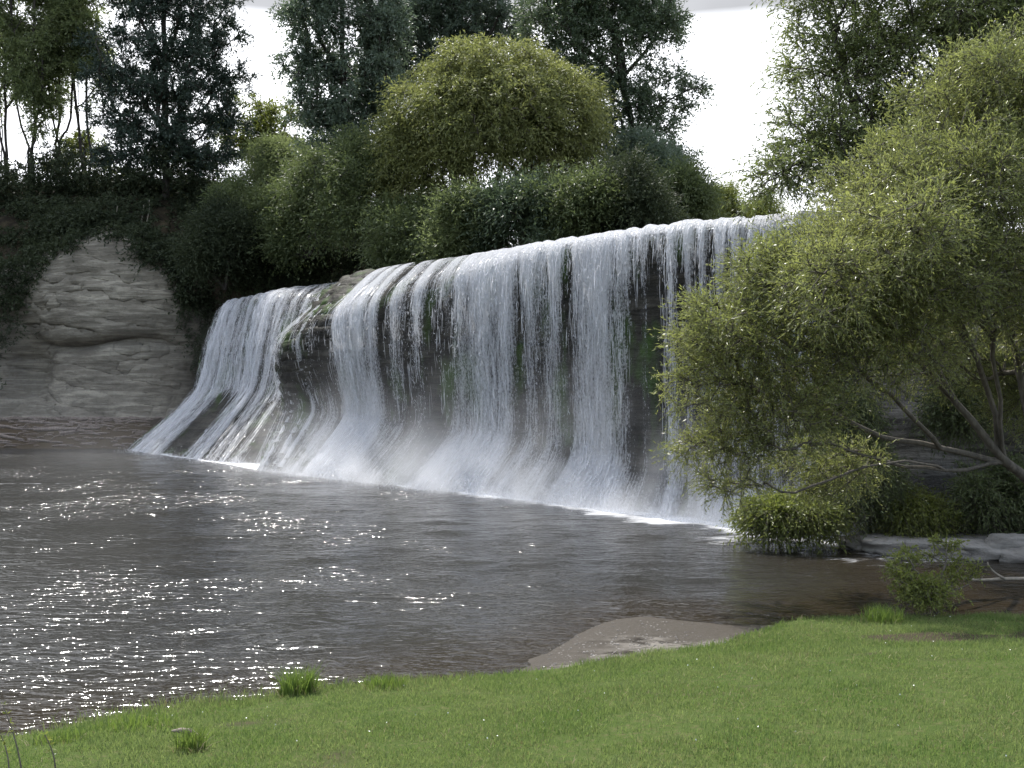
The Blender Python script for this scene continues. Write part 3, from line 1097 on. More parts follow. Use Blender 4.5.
def tree(name, label, cat, limbs, lobes, seed, mat, bark, ntips, twigs, per, twig_len, L, W, droop=.3, up=.2, gap=-1.0,
         shell=.45, r_tip=.012, r_max=.3, expo=.5, spread=.7, group=None, twig_mesh=False, nscale=.5, out=.6, bf=.35, jit=.05, sides=6):
    rng = np.random.default_rng(seed)
    lines = [np.array([at(*q) for q in ln]) for ln in limbs]
    lb = lobes_of(lobes)
    tips, outd = sample_lobes(lb, ntips, rng, seed, gap, shell, nscale)
    Pn, par, base = skeleton(lines, tips, bf)
    br = branch_lines(Pn, par, r_tip, r_max, expo, jit, rng)
    root = thing(name, lines[0][0], label, cat, group)
    V, Q = tubes(br, sides)
    # twigs: start at tips and partway back along the branch
    m = ntips * twigs
    idx = np.repeat(np.arange(len(tips)), twigs)
    back = rng.random(len(idx)) ** 1.5 * .8
    st = tips[idx] * (1 - back[:, None]) + Pn[par[base + idx]] * back[:, None]
    bd = norm(tips - Pn[par[base:]])
    dr = norm(out * outd[idx] + .45 * bd[idx] + .75 * rng.normal(size=(len(idx), 3)) * .8 + np.array([0, 0, up]))
    LV, tw = twig_leaves(st, dr, twig_len, per, droop, L, W, rng, spread)
    if twig_mesh:
        tl = [(q, [r_tip * .45, r_tip * .4, r_tip * .3, r_tip * .15]) for q in tw]
        V2, Q2 = tubes(tl, 3) if False else tubes(tl, 4)
        Q = np.concatenate([Q, Q2 + len(V)])
        V = np.concatenate([V, V2])
    mesh_obj('trunk', V, Q, mat=M[bark], parent=root)
    n4 = len(LV) // 4
    mesh_obj('crown', LV, np.arange(n4 * 4).reshape(-1, 4), mat=M[mat], parent=root, smooth=False)
    return root


# --- the big riverside willow on the right
WL = [[(1062, 520, 18.6), (1035, 485, 18.3), (1006, 462, 18.0)],
      [(1006, 462, 18.0), (945, 470, 17.6), (890, 462, 17.0), (830, 445, 16.4)],
      [(1006, 462, 18.0), (940, 448, 17.8), (880, 436, 17.4), (820, 405, 16.8), (770, 385, 16.3)],
      [(1006, 462, 18.0), (955, 400, 17.6), (900, 345, 17.0), (840, 310, 16.4), (780, 295, 15.9)],
      [(1006, 462, 18.0), (985, 385, 17.6), (940, 300, 17.0), (880, 240, 16.6)],
      [(1035, 485, 18.3), (1020, 370, 18.2), (985, 250, 17.8), (950, 150, 17.4)],
      [(1035, 485, 18.3), (1050, 340, 17.6), (1045, 200, 17.2), (1020, 120, 17)],
      [(955, 400, 17.6), (930, 372, 16.8), (850, 380, 15.8)],
      [(1020, 370, 18.2), (1080, 260, 18.5), (1100, 140, 18.6)],
      [(945, 470, 17.6), (905, 462, 16.9), (850, 470, 16.4), (795, 492, 16.2)], [(985, 385, 17.6), (965, 330, 16.8), (935, 285, 16.2)],
      [(955, 400, 17.6), (915, 330, 16.6), (870, 285, 16)], [(940, 448, 17.8), (905, 410, 17), (860, 372, 16.2), (810, 345, 15.7)],
      [(1020, 370, 18.2), (1000, 310, 17), (975, 240, 16.2)], [(1006, 462, 18.0), (1000, 400, 17.4), (992, 340, 16.8), (960, 300, 16.4)], [(900, 345, 17.0), (880, 320, 16.4), (850, 262, 15.8)]]
WLB = [(975, 125, 17.2, 85, 80, 1.6), (895, 205, 16.6, 80, 75, 1.6), (1060, 130, 17.6, 90, 90, 1.7), (812, 285, 16.0, 82, 65, 1.5), (738, 335, 15.8, 62, 48, 1.2),
       (985, 250, 16.4, 80, 85, 1.4), (880, 330, 16.0, 90, 70, 1.4), (770, 400, 15.9, 75, 55, 1.2), (720, 445, 16.2, 48, 32, .8), (1070, 270, 17, 80, 100, 1.6),
       (830, 470, 17.2, 55, 35, 1.0), (728, 482, 16.6, 40, 22, .7), (835, 285, 13.9, 62, 52, .8), (905, 225, 14.1, 62, 52, .8), (985, 180, 15.6, 70, 60, .9), (935, 265, 15.4, 70, 50, .9), (765, 275, 15.7, 40, 32, .9), (705, 330, 15.6, 34, 30, .8), (860, 250, 15.4, 60, 45, .9), (690, 385, 15.8, 26, 28, .6), (1010, 70, 16.4, 70, 40, 1.2), (950, 340, 19.5, 80, 60, 1.2), (1040, 380, 19.6, 60, 60, 1.2)]
tree('willow_tree', 'big yellow green willow leaning over the water from the right bank, leaves glinting', 'tree', WL, WLB, 301, 'willow', 'bark',
     5000, 7, 10, .42, .072, .017, droop=.2, up=.3, gap=-.6, shell=.55, r_tip=.006, r_max=.10, expo=.33, spread=.5, twig_mesh=True, nscale=.9, out=.55, bf=.3)
# --- the taller tree behind it
tree('willow_tree', 'tall mid green tree standing behind the big riverside willow, its top above the frame', 'tree',
     [[(935, 420, 25.5), (925, 330, 25.5), (905, 230, 25.3)], [(905, 230, 25.3), (860, 130, 25), (835, 40, 25)], [(905, 230, 25.3), (930, 110, 25.3), (950, 0, 25.5)],
      [(905, 230, 25.3), (850, 190, 24.6), (800, 165, 24.3)], [(930, 110, 25.3), (1000, 30, 25.5), (1040, -40, 25.8)]],
     [(850, 60, 25, 72, 75, 2.0), (820, 145, 24.5, 50, 45, 1.3), (930, 30, 25.4, 85, 85, 2.2), (1020, 20, 25.6, 80, 90, 2.2), (880, 150, 25, 70, 60, 1.6), (830, -40, 25.3, 60, 60, 1.8),
      (775, 175, 24.4, 40, 22, .8), (930, 140, 25, 60, 60, 1.8), (960, -90, 25.8, 110, 70, 2.4)],
     302, 'willow_back', 'bark_dark', 1700, 9, 9, .75, .13, .034, droop=.3, up=.1, gap=-.35, shell=.5, r_tip=.009, r_max=.18, expo=.36, spread=.5, nscale=.7, twig_mesh=True)
# --- round willow beyond the lip
tree('willow_tree', 'round topped yellow green willow standing above the middle of the falls', 'tree',
     [[(492, 250, 54), (490, 215, 54)], [(490, 215, 54), (470, 175, 54), (440, 135, 53.5)], [(490, 215, 54), (500, 170, 54.5), (505, 100, 54.5)],
      [(490, 215, 54), (520, 175, 53), (550, 130, 53)], [(470, 175, 54), (478, 120, 52.5), (470, 80, 52.5)], [(490, 215, 54), (440, 195, 53), (415, 165, 52.5)], [(520, 175, 53), (570, 165, 53), (590, 150, 53)]],
     [(490, 92, 54, 82, 45, 4.2), (432, 120, 53.5, 48, 42, 3.2), (552, 112, 53.5, 50, 42, 3.2), (492, 115, 51, 75, 45, 2.5), (405, 165, 53, 28, 38, 2), (578, 160, 53, 20, 32, 2), (540, 185, 52, 30, 20, 1.5), (440, 178, 52, 34, 22, 1.5), (495, 75, 53, 60, 30, 3), (402, 140, 53, 18, 30, 2), (470, 150, 51, 50, 22, 1.5), (585, 130, 53, 15, 30, 2), (560, 160, 52, 34, 22, 1.6)],
     303, 'round', 'bark', 1900, 9, 9, 1.3, .22, .06, droop=.55, up=.15, gap=-.45, shell=.36, r_tip=.018, r_max=.2, expo=.36, spread=.6, nscale=.4)
# --- tall open tree behind it, right
tree('tall_tree', 'tall open crowned dark tree leaning right against the white sky behind the round willow', 'tree',
     [[(618, 245, 60), (622, 195, 60), (632, 140, 60)], [(632, 140, 60), (622, 80, 60), (610, 20, 60), (600, -50, 60)], [(632, 140, 60), (655, 110, 59.5), (685, 92, 59)], [(622, 195, 60), (655, 165, 59.5), (680, 150, 59)],
      [(622, 80, 60), (650, 45, 59.5), (668, 20, 59)], [(622, 80, 60), (580, 45, 60), (555, 15, 60)]],
     [(560, 15, 60, 45, 34, 3), (612, -25, 60, 60, 50, 3.4), (622, 45, 60, 38, 30, 2.4), (655, 25, 59.5, 32, 24, 2), (682, 92, 59, 22, 17, 1.4), (660, 68, 59.3, 24, 14, 1.4), (655, 130, 59.5, 26, 15, 1.5), (682, 150, 59, 16, 13, 1.0),
      (645, 170, 60, 28, 16, 1.8), (600, 95, 60.5, 32, 24, 2), (580, 60, 60.5, 34, 28, 2), (600, 130, 60.5, 34, 26, 2), (640, 95, 59.5, 30, 22, 1.8), (665, 165, 59.5, 26, 18, 1.6)],
     304, 'gum', 'bark_dark', 1300, 8, 9, .9, .21, .08, droop=.25, up=.1, gap=-.3, shell=.5, r_tip=.015, r_max=.18, expo=.38, spread=.9, nscale=.6)
# --- tall tree behind round willow, centre
tree('tall_tree', 'tall blue green tree rising directly behind the round willow, between its two tall neighbours', 'tree',
     [[(455, 190, 70), (452, 110, 70), (450, 40, 70), (450, -40, 70)], [(452, 110, 70), (425, 60, 69.5), (415, 20, 69)], [(452, 110, 70), (485, 50, 69.5), (500, 15, 69)]],
     [(450, -50, 70, 60, 50, 3.6), (425, 15, 69.5, 34, 32, 2.6), (478, 15, 69.5, 36, 34, 2.6), (452, 55, 70, 40, 30, 2.6), (510, 25, 69.5, 24, 24, 2), (400, 70, 69.5, 18, 30, 2)],
     305, 'blue', 'bark_dark', 900, 8, 9, .95, .26, .10, droop=.2, up=.15, gap=-.15, shell=.55, r_tip=.025, r_max=.22, expo=.36, spread=.9, nscale=.6)
# --- tall blue green tree at left of centre
tree('tall_tree', 'tall upright blue green tree left of the round willow', 'tree',
     [[(346, 215, 63), (346, 150, 63), (343, 80, 63), (342, 0, 63), (340, -90, 63)], [(343, 80, 63), (320, 40, 62.5), (305, 15, 62)], [(346, 150, 63), (375, 100, 62.5), (388, 70, 62)], [(346, 150, 63), (315, 110, 62.5), (300, 85, 62)]],
     [(342, -60, 63, 50, 60, 3), (318, 12, 62.5, 36, 30, 2.4), (368, 15, 62.8, 34, 34, 2.4), (310, 62, 62.5, 30, 22, 2), (352, 62, 63, 36, 30, 2.4), (385, 80, 62.5, 22, 32, 2), (318, 108, 62.5, 34, 20, 2), (358, 112, 62.5, 32, 26, 2), (340, 150, 62.5, 40, 18, 2), (392, 30, 63, 18, 30, 2)],
     306, 'blue', 'bark_dark', 1200, 8, 9, .9, .25, .09, droop=.35, up=-.05, gap=-.2, shell=.55, r_tip=.02, r_max=.22, expo=.36, spread=.8, nscale=.6)
# --- dark pine at left
pl = []
for kx, ky, rx, ry in ((165, -70, 55, 45), (130, -10, 45, 22), (200, 0, 50, 20), (165, 20, 40, 22), (115, 38, 34, 16), (215, 35, 36, 14), (175, 58, 55, 18), (225, 78, 30, 14), (125, 78, 42, 18), (180, 98, 60, 20), (225, 118, 28, 14), (118, 120, 38, 18), (170, 138, 60, 20), (130, 160, 38, 14), (205, 158, 40, 14)):
    pl.append((kx, ky, 67, rx, ry, rx / F * 67 * .8))
tree('pine_tree', 'very dark broad pine with layered branches on the left bank', 'tree',
     [[(166, 200, 67.5), (166, 140, 67.5), (165, 60, 67.5), (164, -20, 67.5), (163, -110, 67.5)], [(165, 60, 67.5), (140, 20, 67), (128, -10, 67)], [(166, 140, 67.5), (120, 115, 66.5), (95, 108, 66)], [(166, 140, 67.5), (215, 118, 66.5), (238, 112, 66)]],
     pl, 307, 'pine', 'bark_dark', 1200, 8, 10, .8, .26, .075, droop=.15, up=.1, gap=-.4, shell=.6, r_tip=.02, r_max=.28, expo=.36, spread=.8, nscale=.6)
# --- slim trees at far left
for i_, (bx, tx, dd, lean, lb) in enumerate([(8, 2, 70, 0, 'slim light green tree at the far left edge, its thin trunk leaning left'), (30, 36, 69, 1, 'slim light green tree second from the left edge with a forked trunk'),
                                           (56, 62, 71, 2, 'slim light green tree midway between the left edge and the dark pine'), (84, 88, 70, 3, 'slim light green tree standing closest to the dark pine')]):
    r4 = np.random.default_rng(60 + i_)
    lim = [[(bx, 198, dd), (bx + r4.uniform(-3, 3), 170 - r4.uniform(0, 25), dd)]]
    lob = []
    for q_ in range(3 + i_ % 2):
        ex_, ey_ = tx + r4.uniform(-26, 26), r4.uniform(-30, 90)
        h0 = (bx + r4.uniform(-9, 9), 190 - r4.uniform(0, 30), dd - .3 * q_)
        lim.append([lim[0][q_ % 2], h0 if q_ > 1 else (bx + (ex_ - bx) * .25, 150 - r4.uniform(0, 15), dd - .2), (bx + (ex_ - bx) * .6 + r4.uniform(-3, 3), 110 + r4.uniform(-12, 12), dd - .4), (ex_, ey_, dd - .6)])
        lob.append((ex_, ey_, dd - .6, r4.uniform(20, 30), r4.uniform(22, 32), 2.2))
        lob.append((ex_ + r4.uniform(-14, 14), ey_ + r4.uniform(25, 48), dd - .6, r4.uniform(16, 24), r4.uniform(12, 18), 1.8))
    lob.append((tx, -25, dd, 34, 34, 2.4))
    tree('slim_tree', lb, 'tree', lim, lob,
         310 + i_, 'mid', 'bark_dark', 400, 8, 9, .9, .22, .085, droop=.35, up=.05, gap=-.02, shell=.5, r_tip=.015, r_max=.12, expo=.34, spread=.8, nscale=.6, group='slim trees on the left bank')
# --- small trees between pine and tall tree
tree('small_tree', 'small backlit yellow green tree between the dark pine and the tall blue green tree', 'tree',
     [[(262, 200, 74), (262, 160, 74), (258, 120, 74)], [(262, 160, 74), (285, 130, 74), (295, 105, 74)], [(262, 160, 74), (238, 140, 74), (228, 125, 74)]],
     [(262, 108, 74, 28, 22, 2), (290, 128, 74, 28, 26, 2), (235, 132, 74, 24, 18, 2), (262, 145, 74, 34, 16, 2)],
     320, 'lime', 'bark_dark', 220, 8, 8, .9, .24, .10, droop=.3, up=.1, gap=-.1, r_tip=.015, r_max=.12, nscale=.5)
tree('small_tree', 'small lime green sapling low on the left bank under the slim trees', 'tree',
     [[(88, 200, 72), (86, 165, 72), (80, 140, 72)]], [(84, 150, 72, 24, 16, 1.8), (64, 165, 72, 16, 10, 1.2), (106, 168, 72, 18, 10, 1.2)],
     321, 'lime', 'bark_dark', 90, 8, 8, .7, .22, .09, gap=-.2, r_tip=.012, r_max=.08)

# --- bushes behind the lip
BUSH = [(308, 205, 57, 46, 46, 3, 'bush', 'rounded dark green bush overhanging the far end of the falls, leftmost above the lip'),
        (372, 195, 55, 44, 55, 3, 'bush', 'tall dense green bush just left of the round willow, next to the overhanging bush'),
        (405, 238, 51, 46, 30, 2.4, 'bush', 'low loose bush over the lip below the left side of the round willow'),
        (458, 228, 49, 46, 28, 2.4, 'mid', 'low spreading bush right under the round willow crown'),
        (520, 218, 47, 44, 38, 2.2, 'gum', 'loose greyish bush over the lip below the right side of the round willow'),
        (575, 210, 46.5, 42, 36, 2.2, 'bush', 'bushy green shrub over the lip below the tall leaning tree'),
        (628, 205, 46, 36, 36, 2, 'dark', 'dark bush over the lip between the leaning tree and the small rounded bush'),
        (680, 206, 52, 20, 24, 1.6, 'bush', 'small rounded dark green bush against the white sky at the right end of the bushes'),
        (735, 208, 82, 40, 18, 3, 'lime', 'distant yellow green willow low against the sky between the small bush and the riverside willow'),
        (252, 205, 60.5, 34, 24, 2, 'bush', 'low green bush at the top of the shaded bank below the white rail fence'),
        (225, 250, 58.5, 34, 34, 2, 'dark', 'dark bush hanging over the upper end of the left cascade'),
        (285, 165, 66, 28, 26, 2, 'mid', 'leafy green bush at the foot of the tall blue green tree'),
        (640, 170, 55, 34, 24, 2.2, 'blue', 'loose blue green shrub at the foot of the tall leaning tree')]
for i_, (px, py, d, rx, ry, rz, m_, lb) in enumerate(BUSH):
    rng = np.random.default_rng(400 + i_)
    lobes = [(px, py, d, rx * .8, ry * .8, rz)]
    for _ in range(6):
        a_ = rng.uniform(0, 6.28)
        q_ = rng.uniform(.45, .85)
        lobes.append((px + rx * q_ * math.cos(a_), py + ry * q_ * math.sin(a_), d - rng.uniform(-.3, .7) * rz, rx * rng.uniform(.25, .5), ry * rng.uniform(.25, .5), rz * .6))
    by = py + ry + 6
    tree('bush', lb, 'bush', [[(px, by, d), (px + 2, py + ry * .4, d)], [(px + 2, py + ry * .4, d), (px - rx * .4, py, d - .5)], [(px + 2, py + ry * .4, d), (px + rx * .4, py - ry * .2, d - .4)]],
         lobes, 400 + i_, m_, 'bark_dark', 520, 10, 9, 1.45, .19, .06, droop=.25, up=.35, gap=-.05, shell=.6, r_tip=.012, r_max=.10, nscale=.7, group='bushes above the falls')

# --- bank plants under the big willow
for i_, (px, py, d, rx, ry, rz, m_, lb) in enumerate([
        (792, 510, 21.6, 44, 13, .9, 'shrub', 'low green bush dipping to the water beside the foot of the falls'),
        (850, 475, 22.0, 56, 48, 1.1, 'bush', 'dense green bush on the bank under the big willow branches'),
        (985, 395, 22.4, 46, 40, .8, 'bush', 'leafy bush hanging high on the rock wall behind the willow limbs'),
        (838, 415, 22.6, 34, 40, .8, 'bush', 'upright leafy bush between the falls and the bare rock wall'),
        (905, 510, 21.8, 36, 20, .8, 'shrub', 'small yellow green bush on the rocks left of the hanging greenery'),
        (1005, 490, 21.6, 50, 44, .9, 'bush', 'hanging greenery on the rock wall at the right edge')]):
    tree('bush', lb, 'bush', [[(px, py + ry + 4, d), (px, py + ry * .3, d)], [(px, py + ry * .3, d), (px - rx * .4, py, d)], [(px, py + ry * .3, d), (px + rx * .4, py, d)]],
         [(px, py, d, rx * .8, ry * .8, rz), (px - rx * .5, py + ry * .2, d - .3, rx * .5, ry * .6, rz * .7), (px + rx * .5, py + ry * .15, d - .2, rx * .5, ry * .6, rz * .7)],
         430 + i_, m_, 'bark', 400, 8, 8, .6, .095, .030, droop=.45, up=.15, gap=-.05, shell=.65, r_tip=.006, r_max=.05, spread=.6, nscale=1.2, group='bushes on the right bank', twig_mesh=True)

# --- leafy shrub at the lawn edge
tree('shrub', 'small loose yellow green shrub standing at the lawn edge in front of the brown water', 'shrub',
     [[(938, 615, 13.1), (936, 595, 13.1)], [(936, 595, 13.1), (915, 570, 13.0), (908, 556, 13)], [(936, 595, 13.1), (945, 565, 13.1), (948, 545, 13.1)], [(936, 595, 13.1), (968, 585, 13.1), (985, 575, 13.1)], [(936, 595, 13.1), (960, 570, 13), (966, 555, 13)]],
     [(915, 572, 13, 24, 24, .35), (945, 562, 13.1, 22, 22, .35), (965, 585, 13.1, 26, 20, .35), (930, 592, 13, 34, 16, .4)],
     450, 'shrub', 'bark', 190, 5, 6, .16, .050, .020, droop=.3, up=.2, gap=-.15, r_tip=.003, r_max=.012, spread=.7, nscale=2.5, twig_mesh=True)

# --- undergrowth on the shaded bank: one mass nobody could count
rng = np.random.default_rng(77)
bc = np.asarray(bank_ctrl)
m = 17000
ss, rr = rng.uniform(0, len(bc) - 1, m), rng.uniform(.15, 4, m)
i0 = np.minimum(ss.astype(int), len(bc) - 2)
fa = (ss - i0)[:, None, None]
cols = bc[i0] * (1 - fa) + bc[i0 + 1] * fa
j0 = np.minimum(rr.astype(int), 3)
fb = (rr - j0)[:, None]
pp = cols[np.arange(m), j0] * (1 - fb) + cols[np.arange(m), j0 + 1] * fb
px_ = pp[:, 0] / pp[:, 1] * F + 512
keep = (fbm(pp * .35, 3, 78) > -.3)
pp = pp[keep]
ex_ = 3200
epx = rng.uniform(-60, 300, ex_)
ed = rng.uniform(66, 71, ex_)
eh = rng.random(ex_) * (1.2 + 2.2 * np.clip(fbm(np.stack([epx * .03, ed * .3, ed * 0], -1), 3, 81) + .5, 0, 1)) * np.where((epx > 218) & (epx < 272), .15, 1)
ep = np.stack([(epx - 512) / F * ed, ed, 15.6 + eh], 1)
cc = np.asarray(cl)
tm = 5200
ts = rng.uniform(0, len(cc) - 1.01, tm)
ti = ts.astype(int)
tf = (ts - ti)[:, None]
tp = (cc[ti] * (1 - tf)[:, :, None] + cc[ti + 1] * tf[:, :, None])
tpx = tp[:, 3, 0] / tp[:, 3, 1] * F + 512
side_ = np.maximum(sstep(36, 8, tpx), sstep(180, 204, tpx))
tr_ = 7 - (rng.random(tm) ** 2) * (1.2 + 6 * side_) * (.4 + 1.2 * np.clip(fbm(np.stack([tpx * .06, tpx * 0, tpx * 0], -1), 3, 83) + .4, 0, 1))
tr_ = np.clip(tr_, 0, 6.99)
tj = tr_.astype(int)
tq_ = (tr_ - tj)[:, None]
tp = tp[np.arange(tm), tj] * (1 - tq_) + tp[np.arange(tm), np.minimum(tj + 1, 7)] * tq_ + np.array([0, -.5, .1])
pp = np.concatenate([pp, ep, tp])
hump = np.clip(fbm(pp * .45, 2, 79) + .35, 0, 1) * 1.5
pp = pp + np.array([0, -1, .6]) * (hump * rng.random(len(pp)))[:, None]
dr = norm(np.array([0, -.7, .5]) + .8 * rng.normal(size=(len(pp), 3)))
LV, tw = twig_leaves(pp, dr, .9, 14, .5, .22, .085, rng, .8)
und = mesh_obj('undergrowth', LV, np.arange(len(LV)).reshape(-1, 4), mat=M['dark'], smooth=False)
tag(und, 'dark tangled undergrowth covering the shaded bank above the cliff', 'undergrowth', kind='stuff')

# pale saplings in the undergrowth
for i_, (px, y0, y1, lb) in enumerate([(119, 232, 206, 'thin pale sapling stem standing alone in the dark bank undergrowth'), (143, 226, 205, 'thin pale sapling stem, left one of a close pair in the undergrowth'), (147, 228, 200, 'thin pale sapling stem, right one of a close pair in the undergrowth'),
                                     (256, 230, 200, 'thin pale sapling stem in the undergrowth below the white rail fence')]):
    A, B = at(px, y0 + 14, 62.5), at(px + (i_ % 3 - 1) * 2, y1, 62.3)
    tt = np.linspace(0, 1, 8)[:, None]
    pts = A * (1 - tt) + B * tt + .06 * np.sin(tt * 7 + i_) * np.array([1, .3, 0])
    root = thing('sapling', A, lb, 'sapling', 'pale saplings on the bank')
    V, Q = tubes([(pts, np.linspace(.05, .02, 8))], 6)
    mesh_obj('trunk', V, Q, mat=M['bark_pale'], parent=root)
    r2 = np.random.default_rng(700 + i_)
    st = np.repeat(pts[-3:], 5, 0)
    LV, _ = twig_leaves(st, norm(r2.normal(size=(15, 3)) + [0, -.3, .3]), .7, 10, .5, .2, .08, r2)
    mesh_obj('crown', LV, np.arange(len(LV)).reshape(-1, 4), mat=M['dark'], parent=root, smooth=False)

# white rail fence on the bright lawn far behind the left bank
fr = thing('rail_fence', at(240, 180, 84), 'small white rail fence on the sunlit lawn far behind the left bank', 'fence')
fp = [at(q, 183, 84) for q in (218, 226, 234, 241, 247, 254, 262)]
for q in fp:
    V, Q = tubes([(np.array([q + [0, 0, -.8], q + [0, 0, 1.05]]), [.06, .06])], 6)
    mesh_obj('post', V, Q, mat=M['paint'], parent=fr)
for h in (.95, .35):
    V, Q = tubes([(np.array([fp[0] + [-.3, -.08, h], fp[3] + [0, -.08, h + .03], fp[-1] + [.3, -.08, h]]), [.07, .07, .07])], 6)
    mesh_obj('rail', V, Q, mat=M['paint'], parent=fr)

# fallen bare branch at the right waterline
pts = np.array([at(*q) for q in ((1040, 579, 14.6), (1005, 579, 14.7), (975, 580, 14.8), (950, 574, 14.9))])
pt2 = np.array([at(*q) for q in ((1005, 579, 14.7), (995, 573, 14.6), (989, 566, 14.5), (988, 562, 14.5))])
V, Q = tubes([(catmull(pts, np.linspace(0, 3, 14)), np.linspace(.03, .014, 14)), (catmull(pt2, np.linspace(0, 3, 12)), np.linspace(.022, .008, 12))], 7)
tag(mesh_obj('fallen_branch', V, Q, mat=M['bark_pale']), 'bare pale curved branch lying at the water edge right of the leafy shrub', 'branch')


# ------------------------------------------------------------------ grass
def blades(xy, z, h, wd, rng, lean=.5):
    m = len(xy)
    b = np.concatenate([xy, z[:, None]], 1)
    az = rng.uniform(0, 6.283, m)
    sd = np.stack([np.cos(az), np.sin(az), az * 0], 1)
    la = rng.uniform(0, 6.283, m)
    ld = np.stack([np.cos(la), np.sin(la), la * 0], 1) * (lean * rng.random(m) * h)[:, None]
    up = np.array([0, 0, 1.0])
    mid = b + ld * .35 + up * (h * .6)[:, None]
    tip = b + ld + up * h[:, None] * .95
    w2 = wd[:, None] * .5
    V = np.stack([b - sd * w2, b + sd * w2, mid + sd * w2 * .7, mid - sd * w2 * .7, tip], 1).reshape(-1, 3)
    k_ = np.arange(m) * 5
    return V, np.stack([k_, k_ + 1, k_ + 2, k_ + 3], 1), np.stack([k_ + 3, k_ + 2, k_ + 4], 1)


rng = np.random.default_rng(88)
m = 420000
gxy = np.stack([rng.uniform(-6.5, 8.5, m), rng.uniform(5.6, 13.6, m)], 1)
ok = np.abs(gxy[:, 0]) < gxy[:, 1] * .56 + .6
gxy = gxy[ok]
p0 = np.concatenate([gxy, np.zeros((len(gxy), 1))], 1)
gy_ = np.interp(gxy[:, 0], GX, GY) + 0.12 * vnoise(p0 * 1.7, 5)
dirt_ = fbm(p0 * np.array([1, 1.6, 1]) * .9, 4, 31) + 0.9 * np.exp(-((gxy[:, 0] - 4.8) / 1.1) ** 2 - ((gxy[:, 1] - 11.35) / .36) ** 2) - .35
ok = (gxy[:, 1] < gy_ + .10 * rng.random(len(gxy)) ** 2 * 2) & (rng.random(len(gxy)) > .85 * sstep(0, .3, dirt_)) & (rng.random(len(gxy)) > .75 * sstep(.12, .4, fbm(p0 * 2.3, 4, 37)))
gxy, p0, gy_ = gxy[ok], p0[ok], gy_[ok]
z = terrain(gxy[:, 0], gxy[:, 1]) - .006
patch = fbm(p0 * 1.1, 4, 91)
h = (.030 + .022 * np.clip(patch + .4, 0, 1.2)) * rng.uniform(.5, 1.5, len(gxy)) + (.05 + .10 * sstep(-.5, -2.5, gxy[:, 0])) * sstep(.4, 0, gy_ - gxy[:, 1]) * rng.random(len(gxy)) ** 3
V, Q, T = blades(gxy, z, h, rng.uniform(.0035, .008, len(gxy)), rng, .9)
tag(mesh_obj('grass', V, Q, T, mat=M['blade'], smooth=False), 'short green grass covering the near lawn', 'grass', kind='stuff')
sel = rng.random(len(gxy)) < .07 * np.clip(.5 + fbm(p0 * 1.7, 4, 95) * 2.5, 0.05, 1.2)
V, Q, T = blades(gxy[sel], z[sel], h[sel] * .9, np.full(sel.sum(), .006), rng, 1.6)
tag(mesh_obj('dry_grass', V, Q, T, mat=M['dry_blade'], smooth=False), 'dry straw coloured blades scattered through the lawn', 'grass', kind='stuff')
# clover heads
sel = rng.random(len(gxy)) < .0008
c = np.concatenate([gxy[sel], (z + .035)[sel][:, None]], 1)
LV = leaf_quads(c, norm(rng.normal(size=(len(c), 3)) * .5 + [0, 0, .4]), np.full(len(c), .014), np.full(len(c), .014), rng)
tag(mesh_obj('clover_flowers', LV, np.arange(len(LV)).reshape(-1, 4), mat=M['petal'], smooth=False), 'tiny white clover heads dotted over the lawn', 'flowers', kind='stuff')


def tussock(x, y, n, r, hh, label, seed, dry=.15, group=None):
    rng = np.random.default_rng(seed)
    z0 = float(terrain(x, y))
    root = thing('grass_tussock', (x, y, z0), label, 'grass tussock', group)
    a_, rr_ = rng.uniform(0, 6.283, n), r * rng.random(n) ** .6
    xy = np.stack([x + np.cos(a_) * rr_, y + np.sin(a_) * rr_ * .8], 1)
    V, Q, T = blades(xy, terrain(xy[:, 0], xy[:, 1]) - .02, hh * rng.uniform(.45, 1.1, n), rng.uniform(.006, .012, n), rng, .8)
    mesh_obj('blades', V, Q, T, mat=M['tall_blade'], parent=root, smooth=False)
    nd = max(40, int(n * dry))
    a_, rr_ = rng.uniform(0, 6.283, nd), r * 1.1 * rng.random(nd) ** .5
    xy = np.stack([x + np.cos(a_) * rr_, y - .02 + np.sin(a_) * rr_ * .8], 1)
    V, Q, T = blades(xy, terrain(xy[:, 0], xy[:, 1]) - .02, hh * .55 * rng.uniform(.4, 1.1, nd), np.full(nd, .008), rng, 2.0)
    mesh_obj('dry_leaves', V, Q, T, mat=M['dry_blade'], parent=root, smooth=False)


def lawn_at(px, py, zz=.5):
    ds = np.arange(5.5, 16, .02)
    ray = np.stack([at(px, py, d_) for d_ in ds])
    hit = np.nonzero(ray[:, 2] < terrain(ray[:, 0], ray[:, 1]))[0]
    d = ds[hit[0]] if len(hit) else 9.0
    return (px - 512) / F * d, d



for i_, (px, py, n, r, hh, lb) in enumerate([
        (298, 694, 420, .17, .30, 'tallest bright green grass tussock at the lawn edge, alone against the water'),
        (385, 688, 260, .20, .17, 'low wide grass tussock with dry stalks, next to the tall tussock along the edge'),
        (190, 752, 200, .10, .24, 'dark rooted grass tussock in the lawn near the bottom left'),
        (135, 728, 220, .35, .17, 'thin wispy grass tussock at the lawn edge left of the tall tussock'),
        (882, 622, 360, .26, .26, 'green grass tussock at the foot of the leafy shrub'),
        (60, 742, 160, .22, .14, 'low grass tussock at the lawn edge nearest the left side')]):
    x_, y_ = lawn_at(px, py)
    tussock(x_, y_, n, r, hh, lb, 800 + i_, group='grass tussocks on the lawn')

